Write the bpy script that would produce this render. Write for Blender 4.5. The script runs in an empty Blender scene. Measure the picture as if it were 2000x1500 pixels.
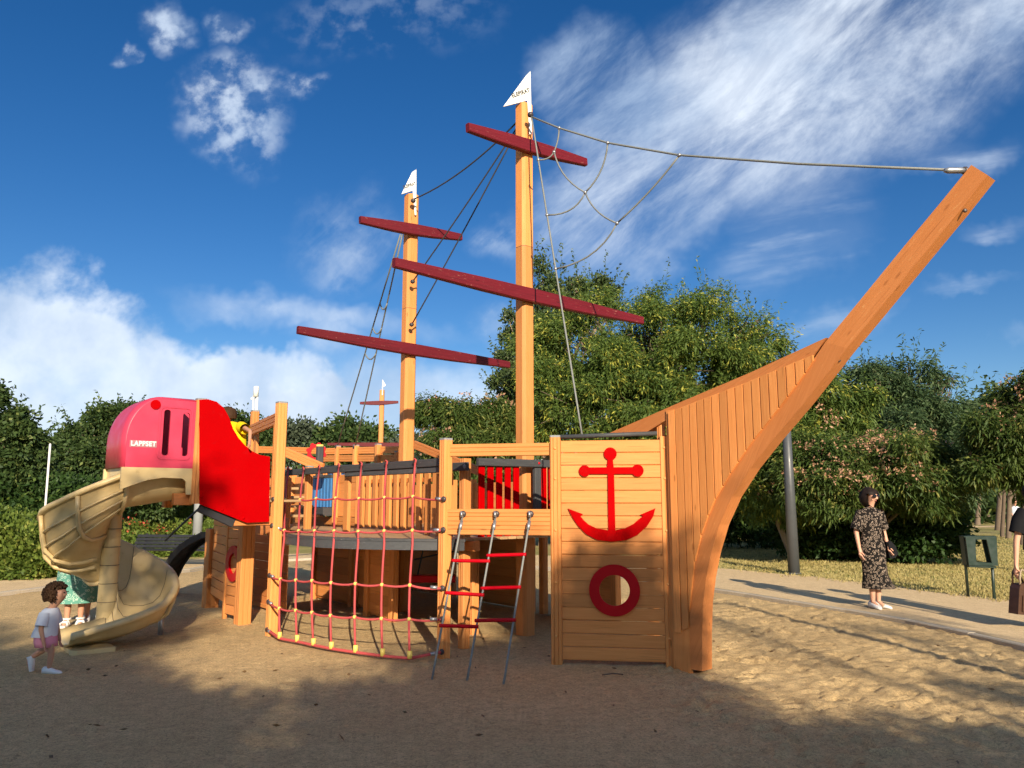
import bpy, bmesh, math, random
import numpy as np
from mathutils import Vector, Matrix
from mathutils.geometry import tessellate_polygon

random.seed(7)
RNG = np.random.default_rng(7)
SC = bpy.context.scene
COL = SC.collection
R = math.radians
V3 = Vector

# ------------------------------------------------------------------ camera
CAM_H = 1.55
TILT = math.atan(0.15)
FPX = 1500.0
cam_data = bpy.data.cameras.new("camera")
cam_data.sensor_width = 36.0
cam_data.lens = 27.0
cam_data.clip_start = 0.05
cam_data.clip_end = 3000.0
cam = bpy.data.objects.new("camera", cam_data)
cam.location = (0, 0, CAM_H)
cam.rotation_euler = (R(90) + TILT, 0, 0)
COL.objects.link(cam)
SC.camera = cam

# ------------------------------------------------------------------ sun, sky, exposure
SUN_EL, SUN_AZ = R(22.5), R(13.0)          # sun stands behind the viewer, a little to the right
SUN_VEC = V3((math.sin(SUN_AZ) * math.cos(SUN_EL), -math.cos(SUN_AZ) * math.cos(SUN_EL), math.sin(SUN_EL)))
sun_data = bpy.data.lights.new("sun", 'SUN')
sun_data.energy = 5.0
sun_data.angle = R(0.55)
sun_data.color = (1.0, 0.86, 0.66)
sun = bpy.data.objects.new("sun", sun_data)
sun.rotation_euler = SUN_VEC.to_track_quat('Z', 'Y').to_euler()
COL.objects.link(sun)
SC.view_settings.view_transform = 'Standard'
SC.view_settings.look = 'None'
SC.view_settings.exposure = 0.62
SC.view_settings.gamma = 1.0
SC.view_settings.use_curve_mapping = False
SC.cycles.adaptive_threshold = 0.03
SC.cycles.max_bounces = 5
SC.cycles.diffuse_bounces = 2
SC.cycles.glossy_bounces = 2
SC.cycles.transmission_bounces = 3
SC.cycles.transparent_max_bounces = 4
SC.cycles.caustics_reflective = False
SC.cycles.caustics_refractive = False


def ray(px, py):
    x = (px - 1000) / FPX
    y = (750 - py) / FPX
    c, s = math.cos(TILT), math.sin(TILT)
    return V3((x, c - y * s, s + y * c))


def build_world():
    wd = bpy.data.worlds.new("World")
    SC.world = wd
    wd.use_nodes = True
    nt = wd.node_tree
    N, L = nt.nodes, nt.links
    N.clear()

    def n(t, **kw):
        x = N.new(t)
        for k, v in kw.items():
            setattr(x, k, v)
        return x

    def math_(op, a, b=None, c=None, clamp=False):
        m = n('ShaderNodeMath', operation=op, use_clamp=clamp)
        for i, q in enumerate((a, b, c)):
            if q is None:
                continue
            if isinstance(q, (int, float)):
                m.inputs[i].default_value = q
            else:
                L.new(q, m.inputs[i])
        return m.outputs[0]

    out = n('ShaderNodeOutputWorld')
    bg = n('ShaderNodeBackground')
    bg.inputs[1].default_value = 0.086
    L.new(bg.outputs[0], out.inputs[0])
    sky = n('ShaderNodeTexSky', sky_type='NISHITA')
    sky.sun_disc = False
    sky.sun_elevation = SUN_EL
    sky.sun_rotation = math.atan2(SUN_VEC.x, SUN_VEC.y)
    sky.altitude = 600.0
    sky.air_density = 1.0
    sky.dust_density = 0.25
    sky.ozone_density = 3.0
    hs = n('ShaderNodeHueSaturation')
    hs.inputs['Hue'].default_value = 0.508
    hs.inputs['Saturation'].default_value = 1.32
    hs.inputs['Value'].default_value = 0.80
    L.new(sky.outputs[0], hs.inputs['Color'])
    tc = n('ShaderNodeTexCoord')
    sep = n('ShaderNodeSeparateXYZ')
    L.new(tc.outputs['Generated'], sep.inputs[0])
    Y = math_('MAXIMUM', math_('ABSOLUTE', sep.outputs[1]), 0.04)
    a = math_('DIVIDE', sep.outputs[0], Y)
    b = math_('DIVIDE', sep.outputs[2], Y)
    ab = n('ShaderNodeCombineXYZ')
    L.new(a, ab.inputs[0]); L.new(b, ab.inputs[1]); L.new(math_('SIGN', sep.outputs[1]), ab.inputs[2])

    def noise(scale, detail, rough, sx=1., sy=1., rot=0., w=0., dist=0.):
        mp = n('ShaderNodeMapping', vector_type='TEXTURE')
        mp.inputs['Scale'].default_value = (1 / sx, 1 / sy, 1 / 3.0)
        mp.inputs['Rotation'].default_value = (0, 0, rot)
        mp.inputs['Location'].default_value = (-w, -w * .7, -w * .3)
        L.new(ab.outputs[0], mp.inputs[0])
        t = n('ShaderNodeTexNoise')
        t.inputs['Scale'].default_value = scale
        t.inputs['Detail'].default_value = detail
        t.inputs['Roughness'].default_value = rough
        t.inputs['Distortion'].default_value = dist
        L.new(mp.outputs[0], t.inputs['Vector'])
        return t

    # warped coordinates so that the cloud banks have ragged outlines
    wn = noise(5.0, 5, .62, w=3.1)
    vm = n('ShaderNodeVectorMath', operation='SUBTRACT')
    L.new(wn.outputs['Color'], vm.inputs[0]); vm.inputs[1].default_value = (.5, .5, .5)
    vs = n('ShaderNodeVectorMath', operation='SCALE')
    L.new(vm.outputs[0], vs.inputs[0]); vs.inputs['Scale'].default_value = 0.16
    va = n('ShaderNodeVectorMath', operation='ADD')
    L.new(ab.outputs[0], va.inputs[0]); L.new(vs.outputs[0], va.inputs[1])

    def blob(px, py, rx, ry, rot, soft=0.0):
        r = ray(px, py)
        mp = n('ShaderNodeMapping', vector_type='TEXTURE')
        mp.inputs['Location'].default_value = (r.x / r.y, r.z / r.y, 1.0)
        mp.inputs['Rotation'].default_value = (0, 0, R(rot))
        mp.inputs['Scale'].default_value = (rx / FPX, ry / FPX, 1.0)
        L.new(va.outputs[0], mp.inputs[0])
        ln = n('ShaderNodeVectorMath', operation='LENGTH')
        L.new(mp.outputs[0], ln.inputs[0])
        mr = n('ShaderNodeMapRange', interpolation_type='SMOOTHSTEP')
        mr.inputs[1].default_value = 1.0
        mr.inputs[2].default_value = soft
        L.new(ln.outputs['Value'], mr.inputs[0])
        return mr.outputs[0]

    def ramp(src, lo, hi):
        mr = n('ShaderNodeMapRange', interpolation_type='SMOOTHSTEP')
        mr.inputs[1].default_value = lo
        mr.inputs[2].default_value = hi
        L.new(src, mr.inputs[0])
        return mr.outputs[0]

    def mul(*q):
        x = q[0]
        for y in q[1:]:
            x = math_('MULTIPLY', x, y)
        return x

    def mx(*q):
        x = q[0]
        for y in q[1:]:
            x = math_('MAXIMUM', x, y)
        return x

    billow = ramp(noise(7, 6, .6, w=1.7, dist=.3).outputs[0], .34, .60)
    puffs = ramp(noise(26, 5, .55, w=5.2).outputs[0], .40, .66)
    streak = ramp(noise(4.2, 8, .64, sx=.6, sy=1.8, rot=R(36), w=2.3, dist=.35).outputs[0], .35, .68)
    fine = ramp(noise(13, 6, .66, sx=.6, sy=1.7, rot=R(50), w=8.3, dist=.4).outputs[0], .30, .72)
    wisp = ramp(noise(7, 5, .6, sx=.5, sy=2.6, rot=R(10), w=4.4).outputs[0], .42, .72)
    fill_cloud = ramp(noise(2.2, 4, .58, w=11.0).outputs[0], .40, .64)
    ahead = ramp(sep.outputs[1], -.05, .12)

    cumul = noise(9, 7, .58, w=1.7, dist=.15).outputs[0]
    bank = ramp(math_('ADD', mx(blob(170, 790, 860, 350, -9, .0), blob(-20, 710, 520, 360, -16, .0), blob(500, 760, 420, 170, -10, .0)), math_('MULTIPLY', math_('SUBTRACT', cumul, .5), .9)), .34, .64)
    bank2 = mx(blob(800, 800, 360, 125, -6, .3), blob(600, 615, 360, 50, -9, .1), blob(660, 660, 130, 70, -20, .1))
    small = mx(blob(470, 210, 130, 165, 20, .2), blob(590, 160, 80, 45, 0, .1), blob(330, 60, 75, 60, -30, .1),
               blob(440, 50, 60, 60, 0, .1), blob(245, 100, 35, 30, 0, .0))
    mid = mx(blob(670, 470, 150, 150, -35, .05), blob(970, 470, 70, 70, 0, .1), blob(970, 640, 80, 70, 0, .05))
    cirrus = mx(blob(1560, 170, 620, 280, 24, .5), blob(1240, 380, 320, 200, 30, .5), blob(1180, 170, 150, 190, 30, .5),
                blob(1900, 60, 330, 190, 20, .3))
    low = mx(blob(1890, 560, 130, 26, 6, .1), blob(1880, 300, 170, 60, 6, .0), blob(1560, 480, 240, 110, 25, .1),
             blob(1960, 440, 120, 40, 5, .1), blob(1985, 660, 60, 30, 0, .1), blob(1620, 620, 160, 40, 20, .1))
    small2 = blob(770, 30, 330, 110, 8, .1)

    def add(*q):
        x = q[0]
        for y in q[1:]:
            x = math_('ADD', x, y)
        return x

    dens = add(
        mul(bank, math_('ADD', math_('MULTIPLY', billow, .22), .68)),
        mul(bank2, math_('ADD', math_('MULTIPLY', billow, .40), .30)),
        mul(small, puffs, .78),
        mul(small, billow, .10),
        mul(small2, puffs, .20),
        mul(mid, math_('ADD', mul(fine, .34), mul(puffs, .28))),
        mul(cirrus, math_('ADD', math_('ADD', math_('MULTIPLY', streak, .62), math_('MULTIPLY', fine, .26)), .06)),
        mul(low, math_('ADD', math_('MULTIPLY', wisp, .5), .10)))
    dens = mul(dens, ahead)
    back = mul(fill_cloud, math_('SUBTRACT', 1.0, ahead), .85)  # unseen cloud behind the viewer, made denser to warm and lift the fill light
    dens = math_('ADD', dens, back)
    up = ramp(sep.outputs[2], -.01, .03)
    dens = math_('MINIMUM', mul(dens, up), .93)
    # haze whitening low over the horizon
    lowhaze = math_('MULTIPLY', ramp(sep.outputs[2], .22, .0), .12)
    hz = n('ShaderNodeMix', data_type='RGBA')
    L.new(lowhaze, hz.inputs[0]); L.new(hs.outputs[0], hz.inputs[6])
    hz.inputs[7].default_value = (3.6, 5.2, 7.6, 1)
    # cloud colour: bright tops, blue-grey thick parts
    cc = n('ShaderNodeMix', data_type='RGBA')
    shade = ramp(noise(4.0, 6, .55, w=21.0).outputs[0], .35, .68)
    L.new(shade, cc.inputs[0])
    cc.inputs[6].default_value = (3.6, 4.7, 6.4, 1)
    cc.inputs[7].default_value = (7.2, 7.9, 8.8, 1)
    mix = n('ShaderNodeMix', data_type='RGBA')
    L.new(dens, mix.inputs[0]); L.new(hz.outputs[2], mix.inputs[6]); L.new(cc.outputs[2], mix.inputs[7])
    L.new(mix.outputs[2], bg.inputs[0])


build_world()

# ------------------------------------------------------------------ pixel / ship geometry helpers
S0 = V3((1.71, 7.33, 0))                      # foot of the ship's stem
AX = R(40)
U = V3((-math.sin(AX), math.cos(AX), 0))      # towards the stern
W = V3((math.cos(AX), math.sin(AX), 0))       # towards the far side
EYE = V3((0, 0, CAM_H))
UP = V3((0, 0, 1))


def at(px, py, Y):
    r = ray(px, py)
    return EYE + r * (Y / r.y)


def G(px, py, z=0.0):
    r = ray(px, py)
    return EYE + r * ((z - CAM_H) / r.z)


def on_plane(px, py, O, nrm):
    r = ray(px, py)
    return EYE + r * ((O - EYE).dot(nrm) / r.dot(nrm))


def sh(t, v, z):
    return S0 + U * t + W * v + UP * z


def on_v(px, py, v):
    return on_plane(px, py, S0 + W * v, W)


def on_t(px, py, t):
    return on_plane(px, py, S0 + U * t, U)


def proj(P):
    d = P - EYE
    c, s = math.cos(TILT), math.sin(TILT)
    depth = d.y * c + d.z * s
    up = -d.y * s + d.z * c
    return 1000 + FPX * d.x / depth, 750 - FPX * up / depth


def t_of(P):
    return (P - S0).dot(U)


def v_of(P):
    return (P - S0).dot(W)


# ------------------------------------------------------------------ materials
def mat_base(name, rough=.6, spec=.35):
    m = bpy.data.materials.new(name)
    m.use_nodes = True
    nt = m.node_tree
    b = nt.nodes['Principled BSDF']
    b.inputs['Roughness'].default_value = rough
    b.inputs['Specular IOR Level'].default_value = spec
    return m, nt, b


def nnode(nt, t, **kw):
    x = nt.nodes.new(t)
    for k, v in kw.items():
        setattr(x, k, v)
    return x


def mixc(nt, fac, a, b, blend='MIX'):
    m = nnode(nt, 'ShaderNodeMix', data_type='RGBA', blend_type=blend)
    for i, q in ((0, fac), (6, a), (7, b)):
        if isinstance(q, (int, float)):
            m.inputs[i].default_value = q
        elif isinstance(q, tuple):
            m.inputs[i].default_value = (*q, 1)
        else:
            nt.links.new(q, m.inputs[i])
    return m.outputs[2]


def noise_n(nt, vec, scale, detail=4, rough=.55, dist=0.):
    t = nnode(nt, 'ShaderNodeTexNoise')
    t.inputs['Scale'].default_value = scale
    t.inputs['Detail'].default_value = detail
    t.inputs['Roughness'].default_value = rough
    t.inputs['Distortion'].default_value = dist
    if vec is not None:
        nt.links.new(vec, t.inputs['Vector'])
    return t.outputs[0]


def rmp(nt, src, lo, hi, a=0., b=1.):
    mr = nnode(nt, 'ShaderNodeMapRange')
    mr.clamp = True
    mr.inputs[1].default_value = lo
    mr.inputs[2].default_value = hi
    mr.inputs[3].default_value = a
    mr.inputs[4].default_value = b
    nt.links.new(src, mr.inputs[0])
    return mr.outputs[0]


def bump(nt, b, h, strength=.3, dist=.01):
    x = nnode(nt, 'ShaderNodeBump')
    x.inputs['Strength'].default_value = strength
    x.inputs['Distance'].default_value = dist
    nt.links.new(h, x.inputs['Height'])
    nt.links.new(x.outputs[0], b.inputs['Normal'])


def objvec(nt, scale=(1, 1, 1), rand=True):
    tc = nnode(nt, 'ShaderNodeTexCoord')
    mp = nnode(nt, 'ShaderNodeMapping')
    mp.inputs['Scale'].default_value = scale
    nt.links.new(tc.outputs['Object'], mp.inputs[0])
    if rand:
        oi = nnode(nt, 'ShaderNodeObjectInfo')
        mu = nnode(nt, 'ShaderNodeMath', operation='MULTIPLY')
        mu.inputs[1].default_value = 37.0
        nt.links.new(oi.outputs['Random'], mu.inputs[0])
        cx = nnode(nt, 'ShaderNodeCombineXYZ')
        for i in range(3):
            nt.links.new(mu.outputs[0], cx.inputs[i])
        nt.links.new(cx.outputs[0], mp.inputs['Location'])
    return mp.outputs[0]


def orand(nt):
    return nnode(nt, 'ShaderNodeObjectInfo').outputs['Random']


def m_wood(name, c1, c2, dark, wear=None, rough=.55):
    m, nt, b = mat_base(name, rough, .3)
    v = objvec(nt, (1.2, 26, 26))
    g = noise_n(nt, v, 2.2, 6, .62, .8)
    v2 = objvec(nt, (.5, 3, 3))
    big = noise_n(nt, v2, 2.0, 3)
    col = mixc(nt, rmp(nt, g, .35, .70), c1, c2)
    col = mixc(nt, rmp(nt, big, .40, .72, 0, .45), col, c2)
    tint = rmp(nt, orand(nt), 0, 1, .78, 1.08)
    tb = nnode(nt, 'ShaderNodeHueSaturation')
    nt.links.new(tint, tb.inputs['Value']); nt.links.new(col, tb.inputs['Color'])
    col = tb.outputs[0]
    v3 = objvec(nt, (.8, 45, 45))
    cr = noise_n(nt, v3, 2.5, 2, .5, .3)
    crack = rmp(nt, cr, .66, .71)
    col = mixc(nt, rmp(nt, crack, 0, 1, 0, .55), col, dark)
    kn = nnode(nt, 'ShaderNodeTexVoronoi')
    nt.links.new(objvec(nt, (2.6, 9, 9)), kn.inputs['Vector'])
    kn.inputs['Scale'].default_value = 1.0
    kk = rmp(nt, kn.outputs['Distance'], .06, .11, .55, 0.)
    col = mixc(nt, kk, col, dark)
    if wear:
        wv = noise_n(nt, objvec(nt, (6, 30, 30)), 2.0, 5, .7)
        col = mixc(nt, rmp(nt, wv, .62, .70, 0, .8), col, wear)
    nt.links.new(col, b.inputs['Base Color'])
    bump(nt, b, g, .25, .004)
    return m


def m_paint(name, c, c2=None, rough=.35, spec=.4, scale=3.0, amount=.35, dirt=None, coat=0.):
    m, nt, b = mat_base(name, rough, spec)
    v = objvec(nt)
    col = mixc(nt, rmp(nt, noise_n(nt, v, scale, 5, .6), .35, .75, 0, amount), c, c2 or tuple(x * .7 for x in c))
    if dirt:
        col = mixc(nt, rmp(nt, noise_n(nt, v, scale * 4, 6, .7), .60, .72, 0, .5), col, dirt)
    nt.links.new(col, b.inputs['Base Color'])
    rr = rmp(nt, noise_n(nt, v, scale * 3, 4), .3, .7, rough * .8, min(1, rough * 1.3))
    nt.links.new(rr, b.inputs['Roughness'])
    b.inputs['Coat Weight'].default_value = coat
    return m


def m_leaf(name, c1, c2, c3=None, share=.12, trans=.3):
    m, nt, b = mat_base(name, .55, .25)
    g = nnode(nt, 'ShaderNodeNewGeometry')
    ri = g.outputs['Random Per Island']
    v = objvec(nt, rand=False)
    patch = rmp(nt, noise_n(nt, v, .9, 3), .38, .62)
    f = nnode(nt, 'ShaderNodeMath', operation='MULTIPLY_ADD', use_clamp=True)
    nt.links.new(ri, f.inputs[0]); f.inputs[1].default_value = .65
    nt.links.new(rmp(nt, patch, 0, 1, 0, .35), f.inputs[2])
    col = mixc(nt, f.outputs[0], c1, c2)
    if c3:
        # clusters of paler seed pods: share is where the clump noise is high
        cl = rmp(nt, noise_n(nt, v, 2.4, 2), .52, .60)
        pick = nnode(nt, 'ShaderNodeMath', operation='GREATER_THAN')
        nt.links.new(ri, pick.inputs[0]); pick.inputs[1].default_value = 1 - share
        mu = nnode(nt, 'ShaderNodeMath', operation='MULTIPLY')
        nt.links.new(cl, mu.inputs[0]); nt.links.new(pick.outputs[0], mu.inputs[1])
        col = mixc(nt, mu.outputs[0], col, c3)
    nt.links.new(col, b.inputs['Base Color'])
    tr = nnode(nt, 'ShaderNodeBsdfTranslucent')
    nt.links.new(col, tr.inputs['Color'])
    mx = nnode(nt, 'ShaderNodeMixShader')
    mx.inputs[0].default_value = trans
    nt.links.new(b.outputs[0], mx.inputs[1]); nt.links.new(tr.outputs[0], mx.inputs[2])
    nt.links.new(mx.outputs[0], nt.nodes['Material Output'].inputs[0])
    return m


M = {}
M['wood'] = m_wood('orange_stained_wood', (.79, .325, .098), (.69, .255, .068), (.28, .09, .02))
M['wood_dark'] = m_wood('deep_orange_stained_wood', (.74, .275, .085), (.63, .215, .058), (.30, .09, .02), wear=(.74, .36, .13))
M['deck'] = m_wood('weathered_deck_wood', (.50, .33, .17), (.40, .24, .11), (.16, .09, .04))
M['grey'] = m_wood('grey_painted_wood', (.085, .087, .09), (.06, .062, .066), (.03, .03, .03), wear=(.2, .2, .2))
M['yard'] = m_wood('dark_red_painted_wood', (.165, .008, .016), (.11, .005, .010), (.03, .003, .004), wear=(.34, .15, .11))
M['red'] = m_paint('red_plastic_board', (.42, .0, .001), (.35, .0, .001), .55, .03, 2.0, .7, dirt=(.38, .006, .008))
M['redpaint'] = m_paint('red_paint', (.50, .0, .008), (.40, .0, .006), .4, .2, 4, .4)
M['blue'] = m_paint('blue_paint', (.05, .19, .44), (.04, .14, .34), .42, .4, 5, .5)
M['rope'] = m_paint('red_rope', (.52, .085, .085), (.40, .06, .06), .8, .2, 60, .6)
M['wire'] = m_paint('grey_wire_rope', (.24, .25, .235), (.13, .14, .13), .55, .4, 90, .8)
M['wiredark'] = m_paint('dark_wire_rope', (.06, .06, .065), (.03, .03, .03), .6, .4, 90, .8)
M['steel'] = m_paint('galvanised_steel', (.42, .43, .44), (.30, .31, .32), .35, .6, 20, .6)
M['steel'].node_tree.nodes['Principled BSDF'].inputs['Metallic'].default_value = .7
M['bolt'] = m_paint('dark_bolt_cap', (.06, .045, .045), (.03, .025, .025), .4, .5, 20, .5)
M['woodbolt'] = m_paint('orange_bolt_cap', (.72, .33, .10), (.66, .28, .08), .5, .4, 20, .3)
M['yellow'] = m_paint('yellow_plastic', (.78, .60, .14), (.70, .48, .10), .45, .4, 10, .4)
M['cap'] = m_paint('grey_plastic_cap', (.27, .28, .29), (.20, .21, .22), .5, .4, 10, .5)
M['slide'] = m_paint('beige_plastic', (.70, .53, .27), (.60, .42, .18), .38, .45, 3.2, .9, dirt=(.42, .28, .13))
M['hood'] = m_paint('faded_pink_red_plastic', (.60, .05, .10), (.50, .03, .065), .36, .4, 2.4, .8)
M['rubber'] = m_paint('black_rubber', (.022, .022, .026), (.05, .05, .055), .6, .4, 3, .6)
M['white'] = m_paint('white_paint', (.80, .79, .75), (.66, .65, .6), .45, .4, 4, .4)
M['ink'] = m_paint('black_ink', (.02, .02, .02), (.05, .05, .05), .6, .3, 40, .6)
M['lamp'] = m_paint('dark_grey_metal', (.075, .08, .085), (.055, .06, .065), .4, .5, 3, .5)
M['lampmid'] = m_paint('grey_metal', (.30, .31, .31), (.22, .23, .23), .4, .5, 3, .5)
M['bin'] = m_paint('dark_green_metal', (.012, .030, .022), (.02, .035, .028), .35, .5, 5, .5)
M['bench'] = m_paint('black_metal', (.015, .015, .017), (.03, .03, .03), .4, .5, 6, .4)
M['skin'] = m_paint('skin', (.62, .34, .23), (.54, .27, .18), .5, .4, 6, .4)
M['skin2'] = m_paint('skin_tan', (.52, .27, .17), (.45, .22, .13), .5, .4, 6, .4)
M['hair_dark'] = m_paint('dark_hair', (.012, .008, .007), (.025, .016, .012), .6, .15, 30, .9)
M['hair_brown'] = m_paint('brown_hair', (.045, .023, .012), (.085, .043, .022), .7, .12, 30, .9)
M['cloth_white'] = m_paint('white_cotton', (.66, .69, .76), (.58, .61, .68), .85, .1, 6, .5)
M['cloth_pink'] = m_paint('pink_cotton', (.66, .28, .38), (.56, .20, .30), .85, .1, 20, .7)
M['cloth_yellow'] = m_paint('yellow_cotton', (.80, .55, .012), (.70, .46, .01), .85, .1, 6, .4)
M['cloth_black'] = m_paint('black_cotton', (.012, .012, .014), (.02, .02, .022), .85, .1, 6, .4)
M['cloth_red'] = m_paint('red_cotton', (.5, .02, .03), (.4, .02, .03), .85, .1, 6, .4)
M['shoe'] = m_paint('white_leather', (.78, .77, .75), (.62, .61, .6), .5, .3, 14, .4)
M['leather'] = m_paint('brown_leather', (.055, .024, .014), (.09, .045, .025), .35, .5, 8, .8)
M['lips'] = m_paint('lips', (.50, .12, .10), (.46, .10, .09), .45, .4, 8, .3)
M['eye'] = m_paint('dark_eye', (.02, .015, .012), (.03, .02, .015), .2, .5, 8, .3)
M['glass'] = m_paint('dark_lens', (.008, .008, .010), (.01, .01, .012), .08, .6, 4, .2)
M['trouser'] = m_paint('dark_teal_cloth', (.03, .07, .075), (.02, .05, .055), .85, .1, 6, .4)
M['bark'] = m_wood('tree_bark', (.21, .155, .11), (.13, .095, .068), (.05, .035, .025), rough=.9)
M['bark_pale'] = m_wood('pale_tree_bark', (.42, .33, .23), (.30, .23, .16), (.12, .09, .06), rough=.9)


def m_print(name, base, motif, scale):
    m, nt, b = mat_base(name, .85, .1)
    v = objvec(nt, rand=False)
    wob = noise_n(nt, v, 18, 3)
    vo = nnode(nt, 'ShaderNodeTexVoronoi')
    vo.inputs['Scale'].default_value = scale
    nt.links.new(v, vo.inputs['Vector'])
    d = nnode(nt, 'ShaderNodeMath', operation='MULTIPLY_ADD')
    nt.links.new(wob, d.inputs[0]); d.inputs[1].default_value = .25
    nt.links.new(vo.outputs['Distance'], d.inputs[2])
    ring = nnode(nt, 'ShaderNodeMath', operation='COMPARE')
    nt.links.new(d.outputs[0], ring.inputs[0]); ring.inputs[1].default_value = .50; ring.inputs[2].default_value = .075
    col = mixc(nt, ring.outputs[0], base, motif)
    nt.links.new(col, b.inputs['Base Color'])
    return m


M['dress_black'] = m_print('black_floral_cloth', (.013, .011, .010), (.27, .21, .165), 30)
M['dress_green'] = m_print('green_floral_cloth', (.115, .30, .235), (.42, .56, .46), 26)


def m_ground(name, c1, c2, speck, sc=1.0, bs=.5, rough=.95, patch=None):
    m, nt, b = mat_base(name, rough, .12)
    v = objvec(nt, rand=False)
    n1 = noise_n(nt, v, .7 * sc, 6, .62)
    n2 = noise_n(nt, v, 11 * sc, 6, .75)
    n3 = noise_n(nt, v, 45 * sc, 4, .8)
    n4 = noise_n(nt, v, 130 * sc, 2, .7)
    col = mixc(nt, rmp(nt, n1, .35, .68), c1, c2)
    col = mixc(nt, rmp(nt, n2, .38, .72, 0, .62), col, speck)
    col = mixc(nt, rmp(nt, n3, .48, .66, 0, .8), col, speck)
    col = mixc(nt, rmp(nt, n4, .54, .68, 0, .60), col, tuple(min(1, x * 1.35) for x in c1))
    if patch:
        col = mixc(nt, rmp(nt, noise_n(nt, v, .45, 5, .6), .47, .62, 0, .8), col, patch)
    nt.links.new(col, b.inputs['Base Color'])
    ad = nnode(nt, 'ShaderNodeMath', operation='ADD')
    nt.links.new(n3, ad.inputs[0]); nt.links.new(n2, ad.inputs[1])
    bump(nt, b, ad.outputs[0], bs, .02)
    return m


M['sand'] = m_ground('play_sand', (.76, .545, .275), (.64, .445, .215), (.27, .18, .09), 1.0, .9)
M['path'] = m_ground('compacted_path', (.80, .60, .35), (.70, .51, .29), (.44, .31, .175), 1.0, .35)
M['lawn'] = m_ground('dry_lawn', (.44, .36, .15), (.36, .29, .115), (.23, .19, .075), .6, .6, patch=(.19, .21, .07))
M['kerb'] = m_ground('kerb_concrete', (.56, .48, .37), (.48, .41, .32), (.30, .26, .20), 3, .3)
M['leaf_ash'] = m_leaf('ash_leaves', (.070, .125, .026), (.150, .215, .046), (.48, .47, .08), .42, .38)
M['leaf_poplar'] = m_leaf('poplar_leaves', (.045, .082, .028), (.11, .15, .055), (.32, .36, .22), .12, .3)
M['leaf_dark'] = m_leaf('dark_evergreen_leaves', (.030, .062, .018), (.080, .125, .034), (.17, .21, .06), .3, .28)
M['leaf_mimosa'] = m_leaf('silk_tree_leaves', (.045, .090, .020), (.115, .155, .032), (.28, .28, .07), .3, .34)
M['leaf_sumac'] = m_leaf('compound_leaves', (.045, .085, .034), (.095, .150, .062), (.20, .25, .11), .25, .3)
M['leaf_hedge'] = m_leaf('hedge_leaves', (.065, .115, .020), (.19, .25, .042), (.32, .35, .08), .35, .34)
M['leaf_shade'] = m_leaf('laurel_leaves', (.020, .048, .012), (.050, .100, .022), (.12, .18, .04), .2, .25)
M['leaf_far'] = m_leaf('far_grey_green_leaves', (.060, .085, .055), (.10, .125, .075), None, .1, .25)
M['blossom'] = m_leaf('pink_blossom', (.50, .25, .15), (.60, .38, .24), None, .1, .3)
M['bloom_red'] = m_leaf('red_bloom', (.62, .09, .05), (.70, .16, .10), None, .1, .3)
M['blade'] = m_leaf('dry_grass_blades', (.42, .34, .13), (.56, .47, .20), (.20, .22, .06), .35, .3)
M['litter'] = m_leaf('leaf_litter', (.10, .06, .03), (.20, .12, .05), None, .1, .1)

# ------------------------------------------------------------------ object helpers
WM = {}


def place(name, me, Mw, parent, mat=None, smooth=False):
    if mat is not None:
        me.materials.append(M[mat] if isinstance(mat, str) else mat)
    if smooth:
        me.polygons.foreach_set('use_smooth', [True] * len(me.polygons))
    o = bpy.data.objects.new(name, me)
    COL.objects.link(o)
    WM[o.name] = Mw.copy()
    if parent is not None:
        o.parent = parent
        o.matrix_basis = WM[parent.name].inverted() @ Mw
    else:
        o.matrix_basis = Mw
    return o


def tag(o, label, cat=None, group=None, kind=None):
    if label:
        o['label'] = label
    if cat:
        o['category'] = cat
    if group:
        o['group'] = group
    if kind:
        o['kind'] = kind
    return o


def thing(name, label, cat, loc, group=None):
    o = place(name, None, Matrix.Translation(V3(loc)), None)
    return tag(o, label, cat, group)


def mesh(verts, faces, smooth=False):
    me = bpy.data.meshes.new('mesh')
    me.from_pydata([tuple(v) for v in verts], [], faces)
    me.update()
    if smooth:
        me.polygons.foreach_set('use_smooth', [True] * len(me.polygons))
    return me


def frame(O, X, Y):
    X = X.normalized()
    Y = (Y - X * X.dot(Y)).normalized()
    Z = X.cross(Y)
    m = Matrix((X, Y, Z)).transposed().to_4x4()
    m.translation = O
    return m


def prism(name, p0, p1, yax, prof, mat, parent, ends=None):
    """closed profile [(y, z)] swept straight from p0 to p1; local x runs along the piece"""
    Lx = (p1 - p0).length
    k = len(prof)
    a = sum(prof[i][0] * prof[(i + 1) % k][1] - prof[(i + 1) % k][0] * prof[i][1] for i in range(k))
    if a < 0:
        prof = prof[::-1]
    ee = ends or (lambda y, z: (0, 0))
    vs = [(0 + ee(y, z)[0], y, z) for y, z in prof] + [(Lx + ee(y, z)[1], y, z) for y, z in prof]
    fs = [(i, (i + 1) % k, k + (i + 1) % k, k + i) for i in range(k)]
    fs += [tuple(range(k))[::-1], tuple(range(k, 2 * k))]
    return place(name, mesh(vs, fs), frame(p0, p1 - p0, yax), parent, mat)


def rect(w, h, ch=.006, g=(), gd=.007, gw=.006):
    """chamfered rectangle profile, long grooves at relative places g on the two broad faces (±z)"""
    y, z = w / 2, h / 2
    pts = [(-y, -z + ch), (-y + ch, -z)]
    for q in sorted(g):
        pts += [(q * w - gw, -z), (q * w, -z + gd), (q * w + gw, -z)]
    pts += [(y - ch, -z), (y, -z + ch), (y, z - ch), (y - ch, z)]
    for q in sorted(g, reverse=True):
        pts += [(q * w + gw, z), (q * w, z - gd), (q * w - gw, z)]
    pts += [(-y + ch, z), (-y, z - ch)]
    return pts


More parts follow.
